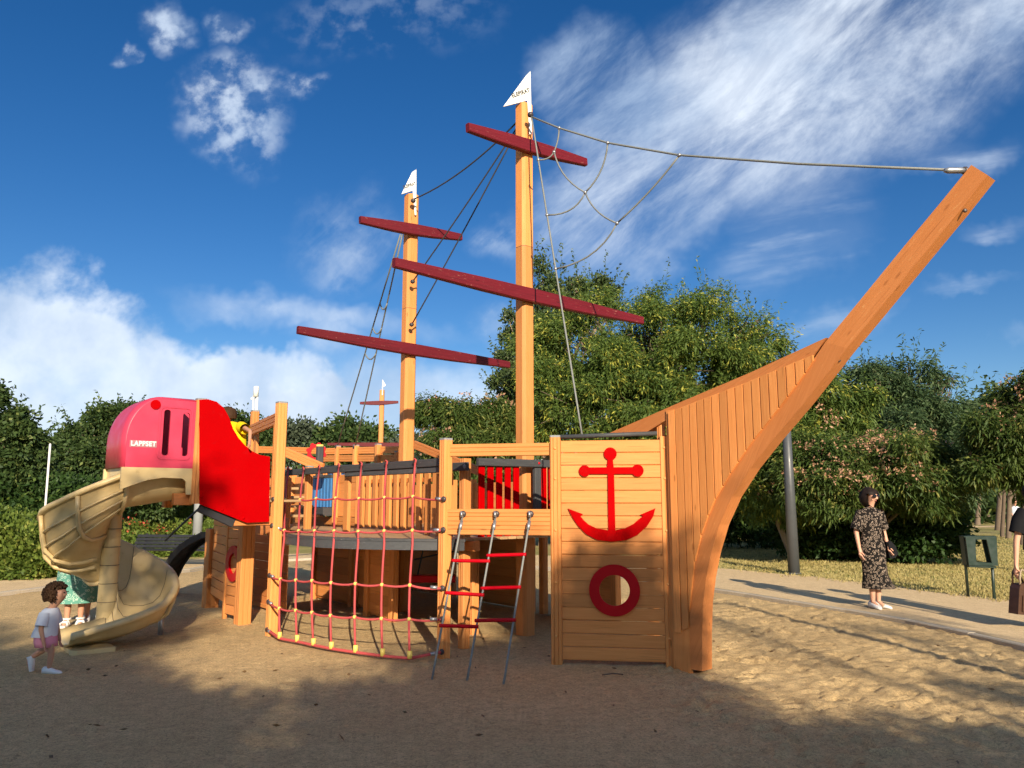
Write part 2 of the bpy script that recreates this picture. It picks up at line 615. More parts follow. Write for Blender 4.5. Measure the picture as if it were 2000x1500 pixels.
def square_grooved(s, gd=.008, gw=.005, ch=.012, gs=(-.19, .19)):
    h = s / 2
    pts = []
    for k in range(4):
        c, sn = [(1, 0), (0, 1), (-1, 0), (0, -1)][k]
        loc = [(-h + ch, -h)]
        for q in gs:
            loc += [(q * s - gw, -h), (q * s, -h + gd), (q * s + gw, -h)]
        loc += [(h - ch, -h)]
        for x, y in loc:
            pts.append((x * c - y * sn, x * sn + y * c))
    return pts


def board(name, p0, p1, w, th, side, mat, parent, g=(), ch=.006):
    return prism(name, p0, p1, side, rect(w, th, ch, g), mat, parent)


def post(parent, P, z0, z1, s=.10, yax=None, cap=True, name='post', mat='wood'):
    yax = yax or W
    p0 = V3((P.x, P.y, z0)); p1 = V3((P.x, P.y, z1))
    o = prism(name, p0, p1, yax, square_grooved(s), mat, parent)
    if cap:
        h = s / 2 * .98
        vs, fs = [], []
        for j, (sc, z) in enumerate(((1.0, -.012), (1.0, .006), (.80, .026), (.40, .036))):
            for x, y in ((-1, -.8), (-.8, -1), (.8, -1), (1, -.8), (1, .8), (.8, 1), (-.8, 1), (-1, .8)):
                vs.append((x * h * 1.03 * sc, y * h * 1.03 * sc, z))
        for j in range(3):
            for i in range(8):
                fs.append((j * 8 + i, j * 8 + (i + 1) % 8, j * 8 + 8 + (i + 1) % 8, j * 8 + 8 + i))
        fs.append(tuple(range(24, 32)))
        place('post_cap', mesh(vs, fs), frame(p1, yax.cross(UP) * -1, yax), o, 'cap')
    return o


def plate(name, outer, holes, th, Mw, mat, parent, smooth=False):
    """flat polygon with holes in the local xy plane, thickness th along local z"""
    def area(p):
        return sum(p[i][0] * p[(i + 1) % len(p)][1] - p[(i + 1) % len(p)][0] * p[i][1] for i in range(len(p)))
    loops = [outer if area(outer) > 0 else outer[::-1]] + [h if area(h) < 0 else h[::-1] for h in holes]
    tri = tessellate_polygon([[V3((x, y, 0)) for x, y in l] for l in loops])
    flat = [p for l in loops for p in l]
    n = len(flat)
    vs = [(x, y, 0) for x, y in flat] + [(x, y, th) for x, y in flat]
    fs = []
    for a, b, c in tri:
        pa, pb, pc = flat[a], flat[b], flat[c]
        cr = (pb[0] - pa[0]) * (pc[1] - pa[1]) - (pb[1] - pa[1]) * (pc[0] - pa[0])
        if cr < 0:
            b, c = c, b
        fs.append((a + n, b + n, c + n))
        fs.append((a, c, b))
    s = 0
    for l in loops:
        k = len(l)
        for i in range(k):
            j = (i + 1) % k
            fs.append((s + i, s + j, s + j + n, s + i + n))
        s += k
    return place(name, mesh(vs, fs), Mw, parent, mat)


def tube(name, pts, r, mat, parent, n=6, radii=None, closed_ends=True):
    pts = [V3(p) for p in pts]
    O = pts[0].copy()
    m = len(pts)
    vs, fs = [], []
    ref = None
    for i, p in enumerate(pts):
        d = (pts[min(i + 1, m - 1)] - pts[max(i - 1, 0)]).normalized()
        if ref is None:
            ref = d.orthogonal().normalized()
        ref = (ref - d * ref.dot(d)).normalized()
        bi = d.cross(ref)
        rr = radii[i] if radii else r
        for k in range(n):
            a = 2 * math.pi * k / n
            vs.append(p - O + ref * (math.cos(a) * rr) + bi * (math.sin(a) * rr))
    for i in range(m - 1):
        for k in range(n):
            fs.append((i * n + k, i * n + (k + 1) % n, i * n + n + (k + 1) % n, i * n + n + k))
    if closed_ends:
        fs.append(tuple(range(n))[::-1]); fs.append(tuple(range((m - 1) * n, m * n)))
    return place(name, mesh(vs, fs), Matrix.Translation(O), parent, mat, True)


def sag(p0, p1, drop, k=8):
    return [p0.lerp(p1, i / k) - UP * (drop * 4 * (i / k) * (1 - i / k)) for i in range(k + 1)]


def lathe(name, prof, Mw, mat, parent, n=12):
    vs, fs = [], []
    for r, z in prof:
        for k in range(n):
            a = 2 * math.pi * k / n
            vs.append((r * math.cos(a), r * math.sin(a), z))
    for j in range(len(prof) - 1):
        for k in range(n):
            fs.append((j * n + k, j * n + (k + 1) % n, j * n + n + (k + 1) % n, j * n + n + k))
    fs.append(tuple(range(n))[::-1]); fs.append(tuple(range((len(prof) - 1) * n, len(prof) * n)))
    return place(name, mesh(vs, fs), Mw, parent, mat, True)


_dome = None


def bolt(P, nrm, r, mat, parent, name='bolt'):
    """domed bolt head; all of them share one mesh per material"""
    global _dome
    if _dome is None:
        _dome = {}
    if mat not in _dome:
        vs, fs = [], []
        prof = ((1, -.2), (1, .15), (.8, .42), (.4, .56))
        for rr, z in prof:
            for k in range(8):
                a = math.pi / 4 * k
                vs.append((rr * math.cos(a), rr * math.sin(a), z))
        for j in range(3):
            for k in range(8):
                fs.append((j * 8 + k, j * 8 + (k + 1) % 8, j * 8 + 8 + (k + 1) % 8, j * 8 + 8 + k))
        fs.append(tuple(range(24, 32)))
        me = mesh(vs, fs, True)
        me.materials.append(M[mat])
        _dome[mat] = me
    nrm = nrm.normalized()
    X = nrm.orthogonal().normalized()
    return place(name, _dome[mat], frame(P, X, nrm.cross(X)) @ Matrix.Scale(r, 4), parent)


_ball = {}


def ball(name, P, r, mat, parent):
    if mat not in _ball:
        vs, fs = [(0, 0, -1)], []
        for j in (-.6, 0, .6):
            for k in range(6):
                a = math.pi / 3 * k
                q = math.sqrt(1 - j * j)
                vs.append((q * math.cos(a), q * math.sin(a), j))
        vs.append((0, 0, 1))
        for k in range(6):
            fs.append((0, 1 + (k + 1) % 6, 1 + k)); fs.append((19, 13 + k, 13 + (k + 1) % 6))
            for j in (0, 1):
                fs.append((1 + j * 6 + k, 1 + j * 6 + (k + 1) % 6, 7 + j * 6 + (k + 1) % 6, 7 + j * 6 + k))
        me = mesh(vs, fs, True)
        me.materials.append(M[mat])
        _ball[mat] = me
    return place(name, _ball[mat], Matrix.Translation(P) @ Matrix.Scale(r, 4), parent)


def lettering(txt, size, Mw, mat, parent, extrude=.001, name='lettering', squeeze=1.0):
    cu = bpy.data.curves.new('txt', 'FONT')
    cu.body = txt
    cu.size = size
    cu.extrude = extrude
    cu.offset = size * .035
    cu.align_x = 'CENTER'
    cu.align_y = 'CENTER'
    cu.space_character = 1.1
    ob = bpy.data.objects.new('txt', cu)
    COL.objects.link(ob)
    dg = bpy.context.evaluated_depsgraph_get()
    me = bpy.data.meshes.new_from_object(ob.evaluated_get(dg))
    bpy.data.objects.remove(ob)
    me.materials.clear()
    if squeeze != 1.0:
        me.transform(Matrix.Diagonal((squeeze, 1, 1, 1)))
    return place(name, me, Mw, parent, mat)


def circ(cx, cy, r, a0, a1, k):
    return [(cx + r * math.cos(a0 + (a1 - a0) * i / k), cy + r * math.sin(a0 + (a1 - a0) * i / k)) for i in range(k + 1)]


# numpy value noise -----------------------------------------------------------
def vnoise(x, y, seed=0):
    xi = np.floor(x).astype(np.int64); yi = np.floor(y).astype(np.int64)
    fx, fy = x - xi, y - yi
    fx = fx * fx * (3 - 2 * fx); fy = fy * fy * (3 - 2 * fy)

    def h(a, b):
        q = (a * 374761393 + b * 668265263 + seed * 1442695041) & 0xffffffff
        q = ((q ^ (q >> 13)) * 1274126177) & 0xffffffff
        return ((q ^ (q >> 16)) & 0xffff) / 65535.0
    return ((h(xi, yi) * (1 - fx) + h(xi + 1, yi) * fx) * (1 - fy)
            + (h(xi, yi + 1) * (1 - fx) + h(xi + 1, yi + 1) * fx) * fy)


def fbm(x, y, o=4, seed=0):
    s = 0; a = .5
    for k in range(o):
        s = s + a * vnoise(x * 2 ** k, y * 2 ** k, seed + k * 7); a *= .5
    return s


# ================================================================== GROUND
EDGE = [(5.35, 8.0), (4.9, 10.1), (4.37, 11.3), (3.35, 13.5), (1.6, 16.3), (-1.2, 19.2), (-4.4, 20.4), (-6.6, 18.9),
        (-7.1, 16.4), (-8.25, 12.75), (-9.1, 9.0), (-9.4, 3.5), (-8.4, -2.5), (-4.5, -6.3), (1.0, -6.8), (4.8, -3.6),
        (5.75, 1.0), (5.7, 4.6)]


def smooth_loop(P, per):
    P = [V3((x, y, 0)) for x, y in P]
    n = len(P)
    out = []
    for i in range(n):
        a, b, c, d = P[i - 1], P[i], P[(i + 1) % n], P[(i + 2) % n]
        for k in range(per):
            t = k / per
            out.append(.5 * ((2 * b) + (c - a) * t + (2 * a - 5 * b + 4 * c - d) * t * t + (3 * b - a - 3 * c + d) * t ** 3))
    return out


LOOP = smooth_loop(EDGE, 8)
NL = len(LOOP)
NRM = []
for i in range(NL):
    d = (LOOP[(i + 1) % NL] - LOOP[i - 1]).normalized()
    NRM.append(V3((d.y, -d.x, 0)))
CTR = V3((-1.5, 6, 0))
NRM = [q if (LOOP[i] - CTR).dot(q) > 0 else -q for i, q in enumerate(NRM)]
PATH_Z = .055


def ring_mesh(offs, zs):
    vs, fs = [], []
    for o, z in zip(offs, zs):
        for i in range(NL):
            oo = o(LOOP[i]) if callable(o) else o
            if oo > 12:
                p = LOOP[i] + (LOOP[i] - CTR).normalized() * oo
            else:
                p = LOOP[i] + NRM[i] * oo
            vs.append((p.x, p.y, z))
    for j in range(len(offs) - 1):
        for i in range(NL):
            k = (i + 1) % NL
            fs.append((j * NL + i, j * NL + k, (j + 1) * NL + k, (j + 1) * NL + i))
    return vs, fs


def path_w(p):
    q = min(1, max(0, (p.x + 4) / 4))
    return 1.75 + 1.35 * q


vs, fs = ring_mesh([.08, 1.2, 4, 9, 30, 90, 300, 1200], [PATH_Z - .004] * 8)
tag(place('ground', mesh(vs, fs), Matrix.Identity(4), None, 'lawn'), 'dry yellowing lawn around the play area', None, None, 'structure')
vs, fs = ring_mesh([.09, 1.0, path_w], [PATH_Z] * 3)
for k in range(2 * NL, 3 * NL):                        # ragged outer edge
    x, y, z = vs[k]
    q = (vnoise(np.array([x * 1.3]), np.array([y * 1.3]), 5)[0] - .5) * .5
    vs[k] = (x + q, y + q * .6, z)
tag(place('path', mesh(vs, fs), Matrix.Identity(4), None, 'path'), 'pale compacted footpath round the sand pit', None, None, 'structure')
vs = [(-40, 25.5, PATH_Z + .004), (-6, 27.0, PATH_Z + .004), (-6, 30.0, PATH_Z + .004), (-40, 28.5, PATH_Z + .004)]
tag(place('path', mesh(vs, [(0, 1, 2, 3)]), Matrix.Identity(4), None, 'path'), 'second pale path beyond the bench', None, None, 'structure')
vs = [(12, 41, PATH_Z + .004), (60, 44, PATH_Z + .004), (60, 46.5, PATH_Z + .004), (12, 43.5, PATH_Z + .004)]
tag(place('path', mesh(vs, [(0, 1, 2, 3)]), Matrix.Identity(4), None, 'path'), 'far pale path behind the litter bin', None, None, 'structure')

# kerb: single stones laid along the edge of the sand
kerb = tag(place('kerb', None, Matrix.Identity(4), None), 'low concrete kerb edging the sand pit', None, None, 'structure')
seg, acc, start = [], 0, LOOP[0]
fine = []
for i in range(NL):
    for k in range(6):
        fine.append(LOOP[i].lerp(LOOP[(i + 1) % NL], k / 6))
i = 0
stones = []
while i < len(fine):
    j = i; d = 0
    while j < len(fine) and d < .98:
        d += (fine[(j + 1) % len(fine)] - fine[j]).length; j += 1
    stones.append((fine[i], fine[j % len(fine)]))
    i = j
for a, b in stones:
    if a.y < 1.5 and b.y < 1.5:
        continue
    d = (b - a).normalized()
    dz = random.uniform(-.006, .006)
    board('kerb_stone', a + d * .006 + UP * (PATH_Z - .068 + dz), b - d * .006 + UP * (PATH_Z - .068 + dz + random.uniform(-.004, .004)), .11, .16,
          V3((-d.y, d.x, 0)), 'kerb', kerb, ch=.012)

# sand: one uneven sheet, finest where it lies close to the eye
xs = np.concatenate([np.arange(-11, -6.5, .16), np.arange(-6.5, -1.5, .05), np.arange(-1.5, 6.3, .034), np.arange(6.3, 7.4, .16)])
ys = np.concatenate([np.arange(-8, 1.6, .3), np.arange(1.6, 3.2, .06), np.arange(3.2, 8.6, .034), np.arange(8.6, 12.5, .05), np.arange(12.5, 22, .14)])
X, Yg = np.meshgrid(xs, ys)
Z = (fbm(X * .45, Yg * .45, 3, 1) - .45) * .06
rough = np.clip((X - .6) / 2.0, 0, 1) * np.clip((Yg - 3.5) / 2, 0.25, 1)
Z += (fbm(X * 3.6, Yg * 4.4, 2, 11) - .40) * (.010 + .012 * rough)
Z += (fbm(X * 7.5, Yg * 8.5, 2, 17) - .38) * (.006 + .018 * rough)
Z += (fbm(X * 17, Yg * 17, 2, 31) - .38) * (.007 + .010 * rough)
rid = 1 - np.abs(2 * fbm(X * 5.2, Yg * 6.0, 2, 53) / .75 - 1)
Z += (rid - .6) * (.004 + .011 * rough)
foot = RNG.uniform([1.2, 4.0], [5.6, 12.5], (900, 2))
foot = np.concatenate([foot, RNG.uniform([-7, 3.2], [1.5, 12], (420, 2))])
for fx, fy in foot:
    a = RNG.uniform(0, math.pi)
    ix = np.searchsorted(xs, [fx - .26, fx + .26]); iy = np.searchsorted(ys, [fy - .26, fy + .26])
    sl = (slice(iy[0], iy[1]), slice(ix[0], ix[1]))
    dx, dy = X[sl] - fx, Yg[sl] - fy
    ll = (dx * math.cos(a) + dy * math.sin(a)) / RNG.uniform(.09, .14)
    ww = (-dx * math.sin(a) + dy * math.cos(a)) / RNG.uniform(.045, .065)
    r2 = ll * ll + ww * ww
    dep = RNG.uniform(.007, .017) * (1 if fx > 1.2 else .5)
    Z[sl] += dep * (-np.exp(-r2 ** 2) + .8 * np.exp(-(np.sqrt(r2) - 1.3) ** 2 * 9))
poly = np.array([(p.x, p.y) for p in LOOP])
inside = np.zeros(X.shape, bool)
j = NL - 1
for i in range(NL):
    xi, yi = poly[i]; xj, yj = poly[j]
    c = ((yi > Yg) != (yj > Yg)) & (X < (xj - xi) * (Yg - yi) / (yj - yi + 1e-12) + xi)
    inside ^= c
    j = i
Z = np.where(inside, Z, -.12)
nx, ny = len(xs), len(ys)
vs = np.stack([X, Yg, Z], -1).reshape(-1, 3)
ii = (np.arange(ny - 1)[:, None] * nx + np.arange(nx - 1)[None, :]).reshape(-1)
keep = np.ones(len(ii), bool)
q = np.stack([ii, ii + 1, ii + nx + 1, ii + nx], -1)


def grid_mesh(vs, q):
    me = bpy.data.meshes.new('mesh')
    me.vertices.add(len(vs)); me.vertices.foreach_set('co', vs.astype(np.float32).ravel())
    me.loops.add(q.size); me.loops.foreach_set('vertex_index', q.astype(np.int32).ravel())
    me.polygons.add(len(q)); me.polygons.foreach_set('loop_start', (np.arange(len(q)) * q.shape[1]).astype(np.int32))
    me.update(calc_edges=True)
    return me


tag(place('sand', grid_mesh(vs, q), Matrix.Identity(4), None, 'sand', True), 'trampled play sand under and around the wooden ship', None, None, 'structure')


def sand_z(x, y):
    a = min(max(np.searchsorted(xs, x), 0), nx - 1); b = min(max(np.searchsorted(ys, y), 0), ny - 1)
    return float(Z[b, a])


# ================================================================== PIRATE SHIP
ship = thing('pirate_ship', 'large orange wooden pirate ship play structure with two masts and red anchor', 'play ship', S0)
A = G(530, 1240); B = G(866, 1284); PL = G(1088, 1294); PR = G(1309, 1301)
for q in (A, B, PL, PR):
    q.z = 0
FACE = (-U)                                            # direction the transverse faces look (to bow / viewer)

# ---- bow panel -------------------------------------------------------------
bx = (PR - PL).normalized()
bn = V3((bx.y, -bx.x, 0))                              # towards the viewer
PZ0, PZ1 = .03, 2.15
BW = (PR - PL).length
PM = frame(PL, bx, UP)                                 # local x along, y up, z towards viewer
post(ship, PL - bn * .02, -.25, 2.17, .105, bx)
bow_panel = board('bow_panel', PR - bn * .015 + UP * -.1, PR - bn * .015 + UP * 2.16, .075, .055, bx, 'wood', ship, g=(.0,))


def panel_xy(px, py):
    p = on_plane(px, py, PL + bn * .02, bn)
    return ((p - PL).dot(bx), p.z)


def z5(zx, zy):                                        # measured on an enlargement of the bow panel
    return panel_xy(1040 + zx / 2.778, 800 + zy / 2.778)


cx, cy = z5(445, 980)
r_out = (z5(583, 980)[0] - z5(307, 980)[0]) / 2
r_in = (z5(528, 980)[0] - z5(363, 980)[0]) / 2
npl = 17
ph = (PZ1 - PZ0 - .02) / npl
x0, x1 = .056, BW - .040
hole = r_in + .012
for i in range(npl):
    za, zb = PZ0 + i * ph, PZ0 + (i + 1) * ph - .0035
    dep = .022 + random.uniform(-.002, .002)
    Mz = PM @ Matrix.Translation((0, 0, -.012))
    lo, hi = max(za, cy - hole), min(zb, cy + hole)
    if lo < hi - 1e-4:
        zz = [lo + (hi - lo) * k / 6 for k in range(7)]
        left = [(x0, zb), (x0, za)] + ([(cx, za)] if za < cy - hole else [])
        left += [(cx - math.sqrt(max(0, hole ** 2 - (z - cy) ** 2)), z) for z in zz]
        left += ([(cx, zb)] if zb > cy + hole else [])
        right = [(2 * cx - x, z) for x, z in left]
        right[0] = (x1, zb); right[1] = (x1, za)

        def dd(l):
            o = []
            for p in l:
                if not o or (abs(p[0] - o[-1][0]) + abs(p[1] - o[-1][1])) > 1e-4:
                    o.append(p)
            return o
        plate('plank', dd(left), [], dep, Mz, 'wood', bow_panel)
        plate('plank', dd(right), [], dep, Mz, 'wood', bow_panel)
    else:
        P0 = PM @ V3((x0, (za + zb) / 2, -.001)); P1 = PM @ V3((x1, (za + zb) / 2, -.001))
        board('plank', P0, P1, zb - za, dep, UP, 'wood', bow_panel, ch=.007)
for zz in (.25, .75, 1.25, 1.75, 2.05):
    bolt(PL + bn * .035 + UP * zz - bx * .0, bn, .013, 'woodbolt', ship)
    bolt(PR + bn * .014 + UP * zz, bn, .012, 'woodbolt', ship)
# anchor and porthole ring
o = []
tb = z5(422, 240)
def arc5(c, p, q, ccw):
    c_ = z5(*c); p_ = z5(*p); q_ = z5(*q)
    r = math.hypot(p_[0] - c_[0], p_[1] - c_[1])
    a0 = math.atan2(p_[1] - c_[1], p_[0] - c_[0]); a1 = math.atan2(q_[1] - c_[1], q_[0] - c_[0])
    while a1 > a0:
        a1 -= 2 * math.pi
    return circ(c_[0], c_[1], r, a0, a1, 18)
o += arc5((422, 240), (408, 272), (436, 272), 0)
o += [z5(441, 313), z5(540, 312)] + arc5((570, 331), (543, 311), (543, 351), 0) + [z5(541, 350), z5(443, 350), z5(450, 654)]
o += [z5(*p) for p in ((500, 645), (548, 620), (580, 592), (600, 577), (585, 570), (667, 535), (655, 580), (620, 635), (570, 680), (510, 708), (430, 717),
                       (350, 707), (290, 675), (245, 628), (215, 583), (193, 537), (274, 567), (262, 580), (278, 600), (305, 624), (350, 645), (412, 655), (408, 350), (309, 350))]
o += arc5((283, 333), (307, 353), (307, 313), 0) + [z5(309, 314), z5(404, 313)]
tag(plate('anchor', o, [], .016, PM @ Matrix.Translation((0, 0, .014)), 'red', bow_panel), 'flat bright red anchor on the bow planks')
ring = plate('porthole_ring', circ(cx, cy, r_out, 0, 2 * math.pi, 40)[:-1], [circ(cx, cy, r_in, 0, 2 * math.pi, 32)[:-1]], .022,
             PM @ Matrix.Translation((0, 0, .0145)), 'redpaint', bow_panel)
for k in range(4):
    a = math.pi / 4 + k * math.pi / 2
    rr = (r_in + r_out) / 2
    bolt(PM @ V3((cx + rr * math.cos(a), cy + rr * math.sin(a), .038)), bn, .008, 'redpaint', bow_panel)
# cap rail on the panel
tube('cap_rail', [PM @ V3((x0, 2.165, .0)), PM @ V3((BW - .06, 2.19, .0))], .022, 'grey', ship, 8)

# ---- stem, fin, bowsprit ----------------------------------------------------
HV = .075
inner = [(1344, 1306), (1346, 1240), (1348, 1180), (1352, 1130), (1361, 1080), (1376, 1025), (1398, 972), (1430, 918), (1470, 860), (1520, 797), (1565, 738), (1612, 668), (1680, 586), (1760, 488), (1840, 392), (1897, 322)]
outer = [(1371, 1311), (1371, 1240), (1373, 1180), (1379, 1130), (1389, 1080), (1405, 1025), (1430, 970), (1466, 914), (1512, 856), (1568, 790), (1616, 729), (1654, 680), (1716, 605), (1796, 507), (1874, 412), (1929, 342)]
SM = frame(S0 - W * HV, -U, UP)                        # x towards the bow tip, y up, z = towards the viewer side


def stem_xy(px, py):
    p = on_v(px, py, -HV)
    return (-t_of(p), p.z)


si = [stem_xy(*p) for p in inner]; so = [stem_xy(*p) for p in outer]
stem_poly = si + so[::-1]
smz = SM.to_3x3() @ V3((0, 0, 1))
tz = 2 * HV if smz.dot(W) > 0 else -2 * HV
def splate(name, poly, th, off, mat, parent, ang=R(90)):
    """plate standing in the ship's middle plane, off = distance from its near face towards the viewer"""
    base = S0 + W * (-HV - off)
    ca, sa = math.cos(ang), math.sin(ang)              # grain (local x) runs at ang from the level
    Mx = frame(base, U * -ca + UP * sa, UP * ca + U * sa)
    poly = [(x * ca + y * sa, -x * sa + y * ca) for x, y in poly]
    s = 1 if (Mx.to_3x3() @ V3((0, 0, 1))).dot(W) > 0 else -1
    if s < 0:
        Mx = Mx @ Matrix.Translation((0, 0, -th))
    return plate(name, poly, [], th, Mx, mat, parent)
kk = 11
stem = splate('stem', si[:kk + 1] + so[:kk + 1][::-1], 2 * HV, 0, 'wood_dark', ship, R(62))
splate('bowsprit', si[kk:] + so[kk:][::-1], 2 * HV, 0, 'wood_dark', ship, math.atan2(si[-1][1] - si[kk][1], si[-1][0] - si[kk][0]))
for q in ((1636, 704), (1622, 719), (1882, 412)):
    bolt(on_v(q[0], q[1], -HV * .55) - U * .01, -W - U, .016, 'bolt', ship)
# foot trim and batten beside the stem
for (xa, xb, ya, yb, off) in ((1316, 1331, 1300, 800, .0), (1331, 1349, 1302, 1090, .0)):
    pa = on_v(xa, ya, -HV); pb = on_v(xb, ya, -HV); pc = on_v(xa, yb, -HV)
    splate('batten', [(-t_of(pa), -.05), (-t_of(pb), -.05), (-t_of(pb), pc.z), (-t_of(pa), pc.z)], .04, .002, 'wood', ship)
# fin: rail and vertical slats
rail_px = [(1178, 850), (1255, 817), (1330, 784), (1460, 729), (1612, 659), (1586, 696), (1460, 753), (1312, 806), (1296, 822), (1258, 846)]
fin_rail = splate('fin_rail', [stem_xy(*p) for p in rail_px], 2 * HV * .9, -.012, 'wood_dark', ship, R(24))


def y_at(line, x):
    for (a, b), (c, d) in zip(line, line[1:]):
        if (a <= x <= c) or (c <= x <= a):
            return b + (d - b) * (x - a) / (c - a)
    return line[-1][1] if abs(x - line[-1][0]) < abs(x - line[0][0]) else line[0][1]


low = [(-t_of(on_v(x, y, -HV)), on_v(x, y, -HV).z) for x, y in inner]
top = [stem_xy(*p) for p in ((1300, 806), (1460, 745), (1592, 690))]
xa, xb = stem_xy(1313, 1000)[0], stem_xy(1592, 700)[0]
ns = 18
sw = (xb - xa) / ns


def z_low(x):
    best = 9
    for (a, b), (c, d) in zip(low, low[1:]):
        if min(a, c) <= x <= max(a, c) and abs(c - a) > 1e-6:
            best = min(best, b + (d - b) * (x - a) / (c - a))
    return best


for i in range(ns):
    a, b = xa + i * sw, xa + (i + 1) * sw - .012
    zl_a, zl_b = z_low(a), z_low(b)
    if zl_a > 8 or zl_b > 8:
        zl_a = zl_b = .33 if zl_b > 8 else max(.33, min(zl_a, zl_b))
    ta, tb_ = y_at(top, a), y_at(top, b)
    zl_a = max(.33, min(zl_a - .02, zl_b - .05)) if i < 4 else zl_a - .015
    splate('slat', [(a, zl_a), (b, max(.33, zl_b - .015)), (b, tb_ - .01), (a, ta - .01)], .024, .020 + random.uniform(-.002, .002), 'wood', fin_rail)
# inner backing post of the fin
post(ship, S0 + U * .36 + W * .0, -.1, 2.33, .07, W, cap=False)

# ---- hull between bow panel and post B, its boards --------------------------
ux = (B - PL).normalized()
yB = ux
post(ship, B, -.3, 2.16, .105, W)
Ln = V3((-ux.y, ux.x, 0))
if Ln.y > 0:
    Ln = -Ln
top_rail = board('top_rail', PL + ux * .06 + UP * 2.045, B - ux * .05 + UP * 2.045, .125, .045, UP, 'wood', ship, g=(-.17, .17))
threshold = board('threshold_board', PL + ux * .05 + UP * 1.325 + Ln * .02, B - ux * .0 + UP * 1.325 + Ln * .02, .255, .045, UP, 'wood', ship, g=(-.3, -.14, .02, .2, .34))
# ---- transverse rail with red slats, in front of the fore mast
TR = 2.2
fore_rail = board('fore_rail', sh(TR, -.88, 1.955), sh(TR, 1.36, 1.975), .085, .04, UP, 'grey', ship)
for i in range(8):
    v = -.80 + i * .125 + (.30 if i > 4 else 0)
    for_mat = 'red'
    board('slat', sh(TR + .03, v, 1.14), sh(TR + .03, v, 1.93), .082, .028, W, for_mat, fore_rail)
board('upright', sh(TR + .03, .02, 1.14), sh(TR + .03, .02, 1.93), .10, .05, W, 'grey', fore_rail)
bolt(sh(TR - .02, .01, 1.965), -U, .016, 'redpaint', fore_rail)
post(ship, sh(TR + .06, -1.0, 0), -.2, 1.99, .10, W, cap=False)
board('side_rail', sh(TR + .9, -1.02, 1.90), sh(TR - .06, -1.06, 1.90), .09, .04, UP, 'grey', ship)
bolt(sh(TR - .03, -1.07, 1.90) , -W, .03, 'cap', ship)
for k in range(3):
    board('slat', sh(TR + .28 + k * .22, -1.04, 1.14), sh(TR + .28 + k * .22, -1.04, 1.84), .085, .028, U, 'wood', ship)

# ---- grey hull rail carrying the net ----------------------------------------
RV = -1.36
hull_rail = board('hull_rail', sh(2.16, RV, 1.935), sh(6.35, RV, 1.925), .085, .06, UP, 'grey', ship)
board('lower_rail', sh(2.16, RV + .012, 1.858), sh(4.3, RV + .012, 1.862), .062, .05, UP, 'grey', hull_rail)
mid = on_v(668, 1000, RV)
board('rail_post', sh(t_of(mid), RV + .07, 1.08), sh(t_of(mid), RV + .07, 1.90), .115, .05, U, 'wood', ship, g=())
for t in (5.6, 6.3):
    post(ship, sh(t, RV + .12, 0), 1.05, 2.0, .09, W)

# ---- play deck with curved grey edge -----------------------------------------
DZ = 1.145
chord = (B - A)
cn = V3((chord.y, -chord.x, 0)).normalized()
if cn.y > 0:
    cn = -cn
ARC = []
for k in range(25):
    s = k / 24
    ARC.append(A.lerp(B, s) + cn * (.40 * math.sin(math.pi * s) ** .8))


def strip(name, pts, n_in, z0, z1, th, mat, parent):
    vs, fs = [], []
    m = len(pts)
    for i, p in enumerate(pts):
        d = (pts[min(i + 1, m - 1)] - pts[max(i - 1, 0)]).normalized()
        q = V3((-d.y, d.x, 0))
        if q.dot(n_in) < 0:
            q = -q
        for (off, z) in ((0, z0), (0, z1), (th, z1), (th, z0)):
            w = p + q * off
            vs.append((w.x - pts[0].x, w.y - pts[0].y, z))
    for i in range(m - 1):
        for k in range(4):
            fs.append((i * 4 + k, i * 4 + (k + 1) % 4, i * 4 + 4 + (k + 1) % 4, i * 4 + 4 + k))
    fs += [(0, 1, 2, 3), tuple((m - 1) * 4 + k for k in (3, 2, 1, 0))]
    me = mesh(vs, fs)
    bm = bmesh.new(); bm.from_mesh(me); bmesh.ops.recalc_face_normals(bm, faces=bm.faces); bm.to_mesh(me); bm.free()
    return place(name, me, Matrix.Translation(V3((pts[0].x, pts[0].y, 0))), parent, mat)


inw = -cn
EDGEARC = [p + inw * .10 for p in ARC]
EDGEARC = EDGEARC[1:] + [B + (B - A).normalized() * .14 + inw * .07]
deck_edge = strip('deck_edge', EDGEARC, inw, 1.035, 1.118, .06, 'grey', ship)
strip('deck_edge_lip', EDGEARC, inw, 1.121, 1.148, .07, 'grey', ship)
arc_tv = [(t_of(p), v_of(p)) for p in EDGEARC]
deck = board('deck_beam', sh(2.05, -1.0, 1.06), sh(7.8, -1.0, 1.06), .09, .10, W, 'wood_dark', ship)
v = -2.25
while v < 1.3:
    if v < RV + .05:
        hits = []
        for (ta, va), (tb_, vb) in zip(arc_tv, arc_tv[1:]):
            if (va - v) * (vb - v) <= 0 and va != vb:
                hits.append(ta + (tb_ - ta) * (v - va) / (vb - va))
        t0 = (min(hits) if hits else 9) + (.17 if v > -1.8 else .32)
        t1 = 4.35 + (v + 2.25) * .2
    else:
        t0, t1 = 2.12, 7.9
    if t1 - t0 > .12:
        board('deck_plank', sh(t0, v, DZ - .016), sh(t1, v, DZ - .016), .113, .028, W, 'deck', deck)
    v += .12

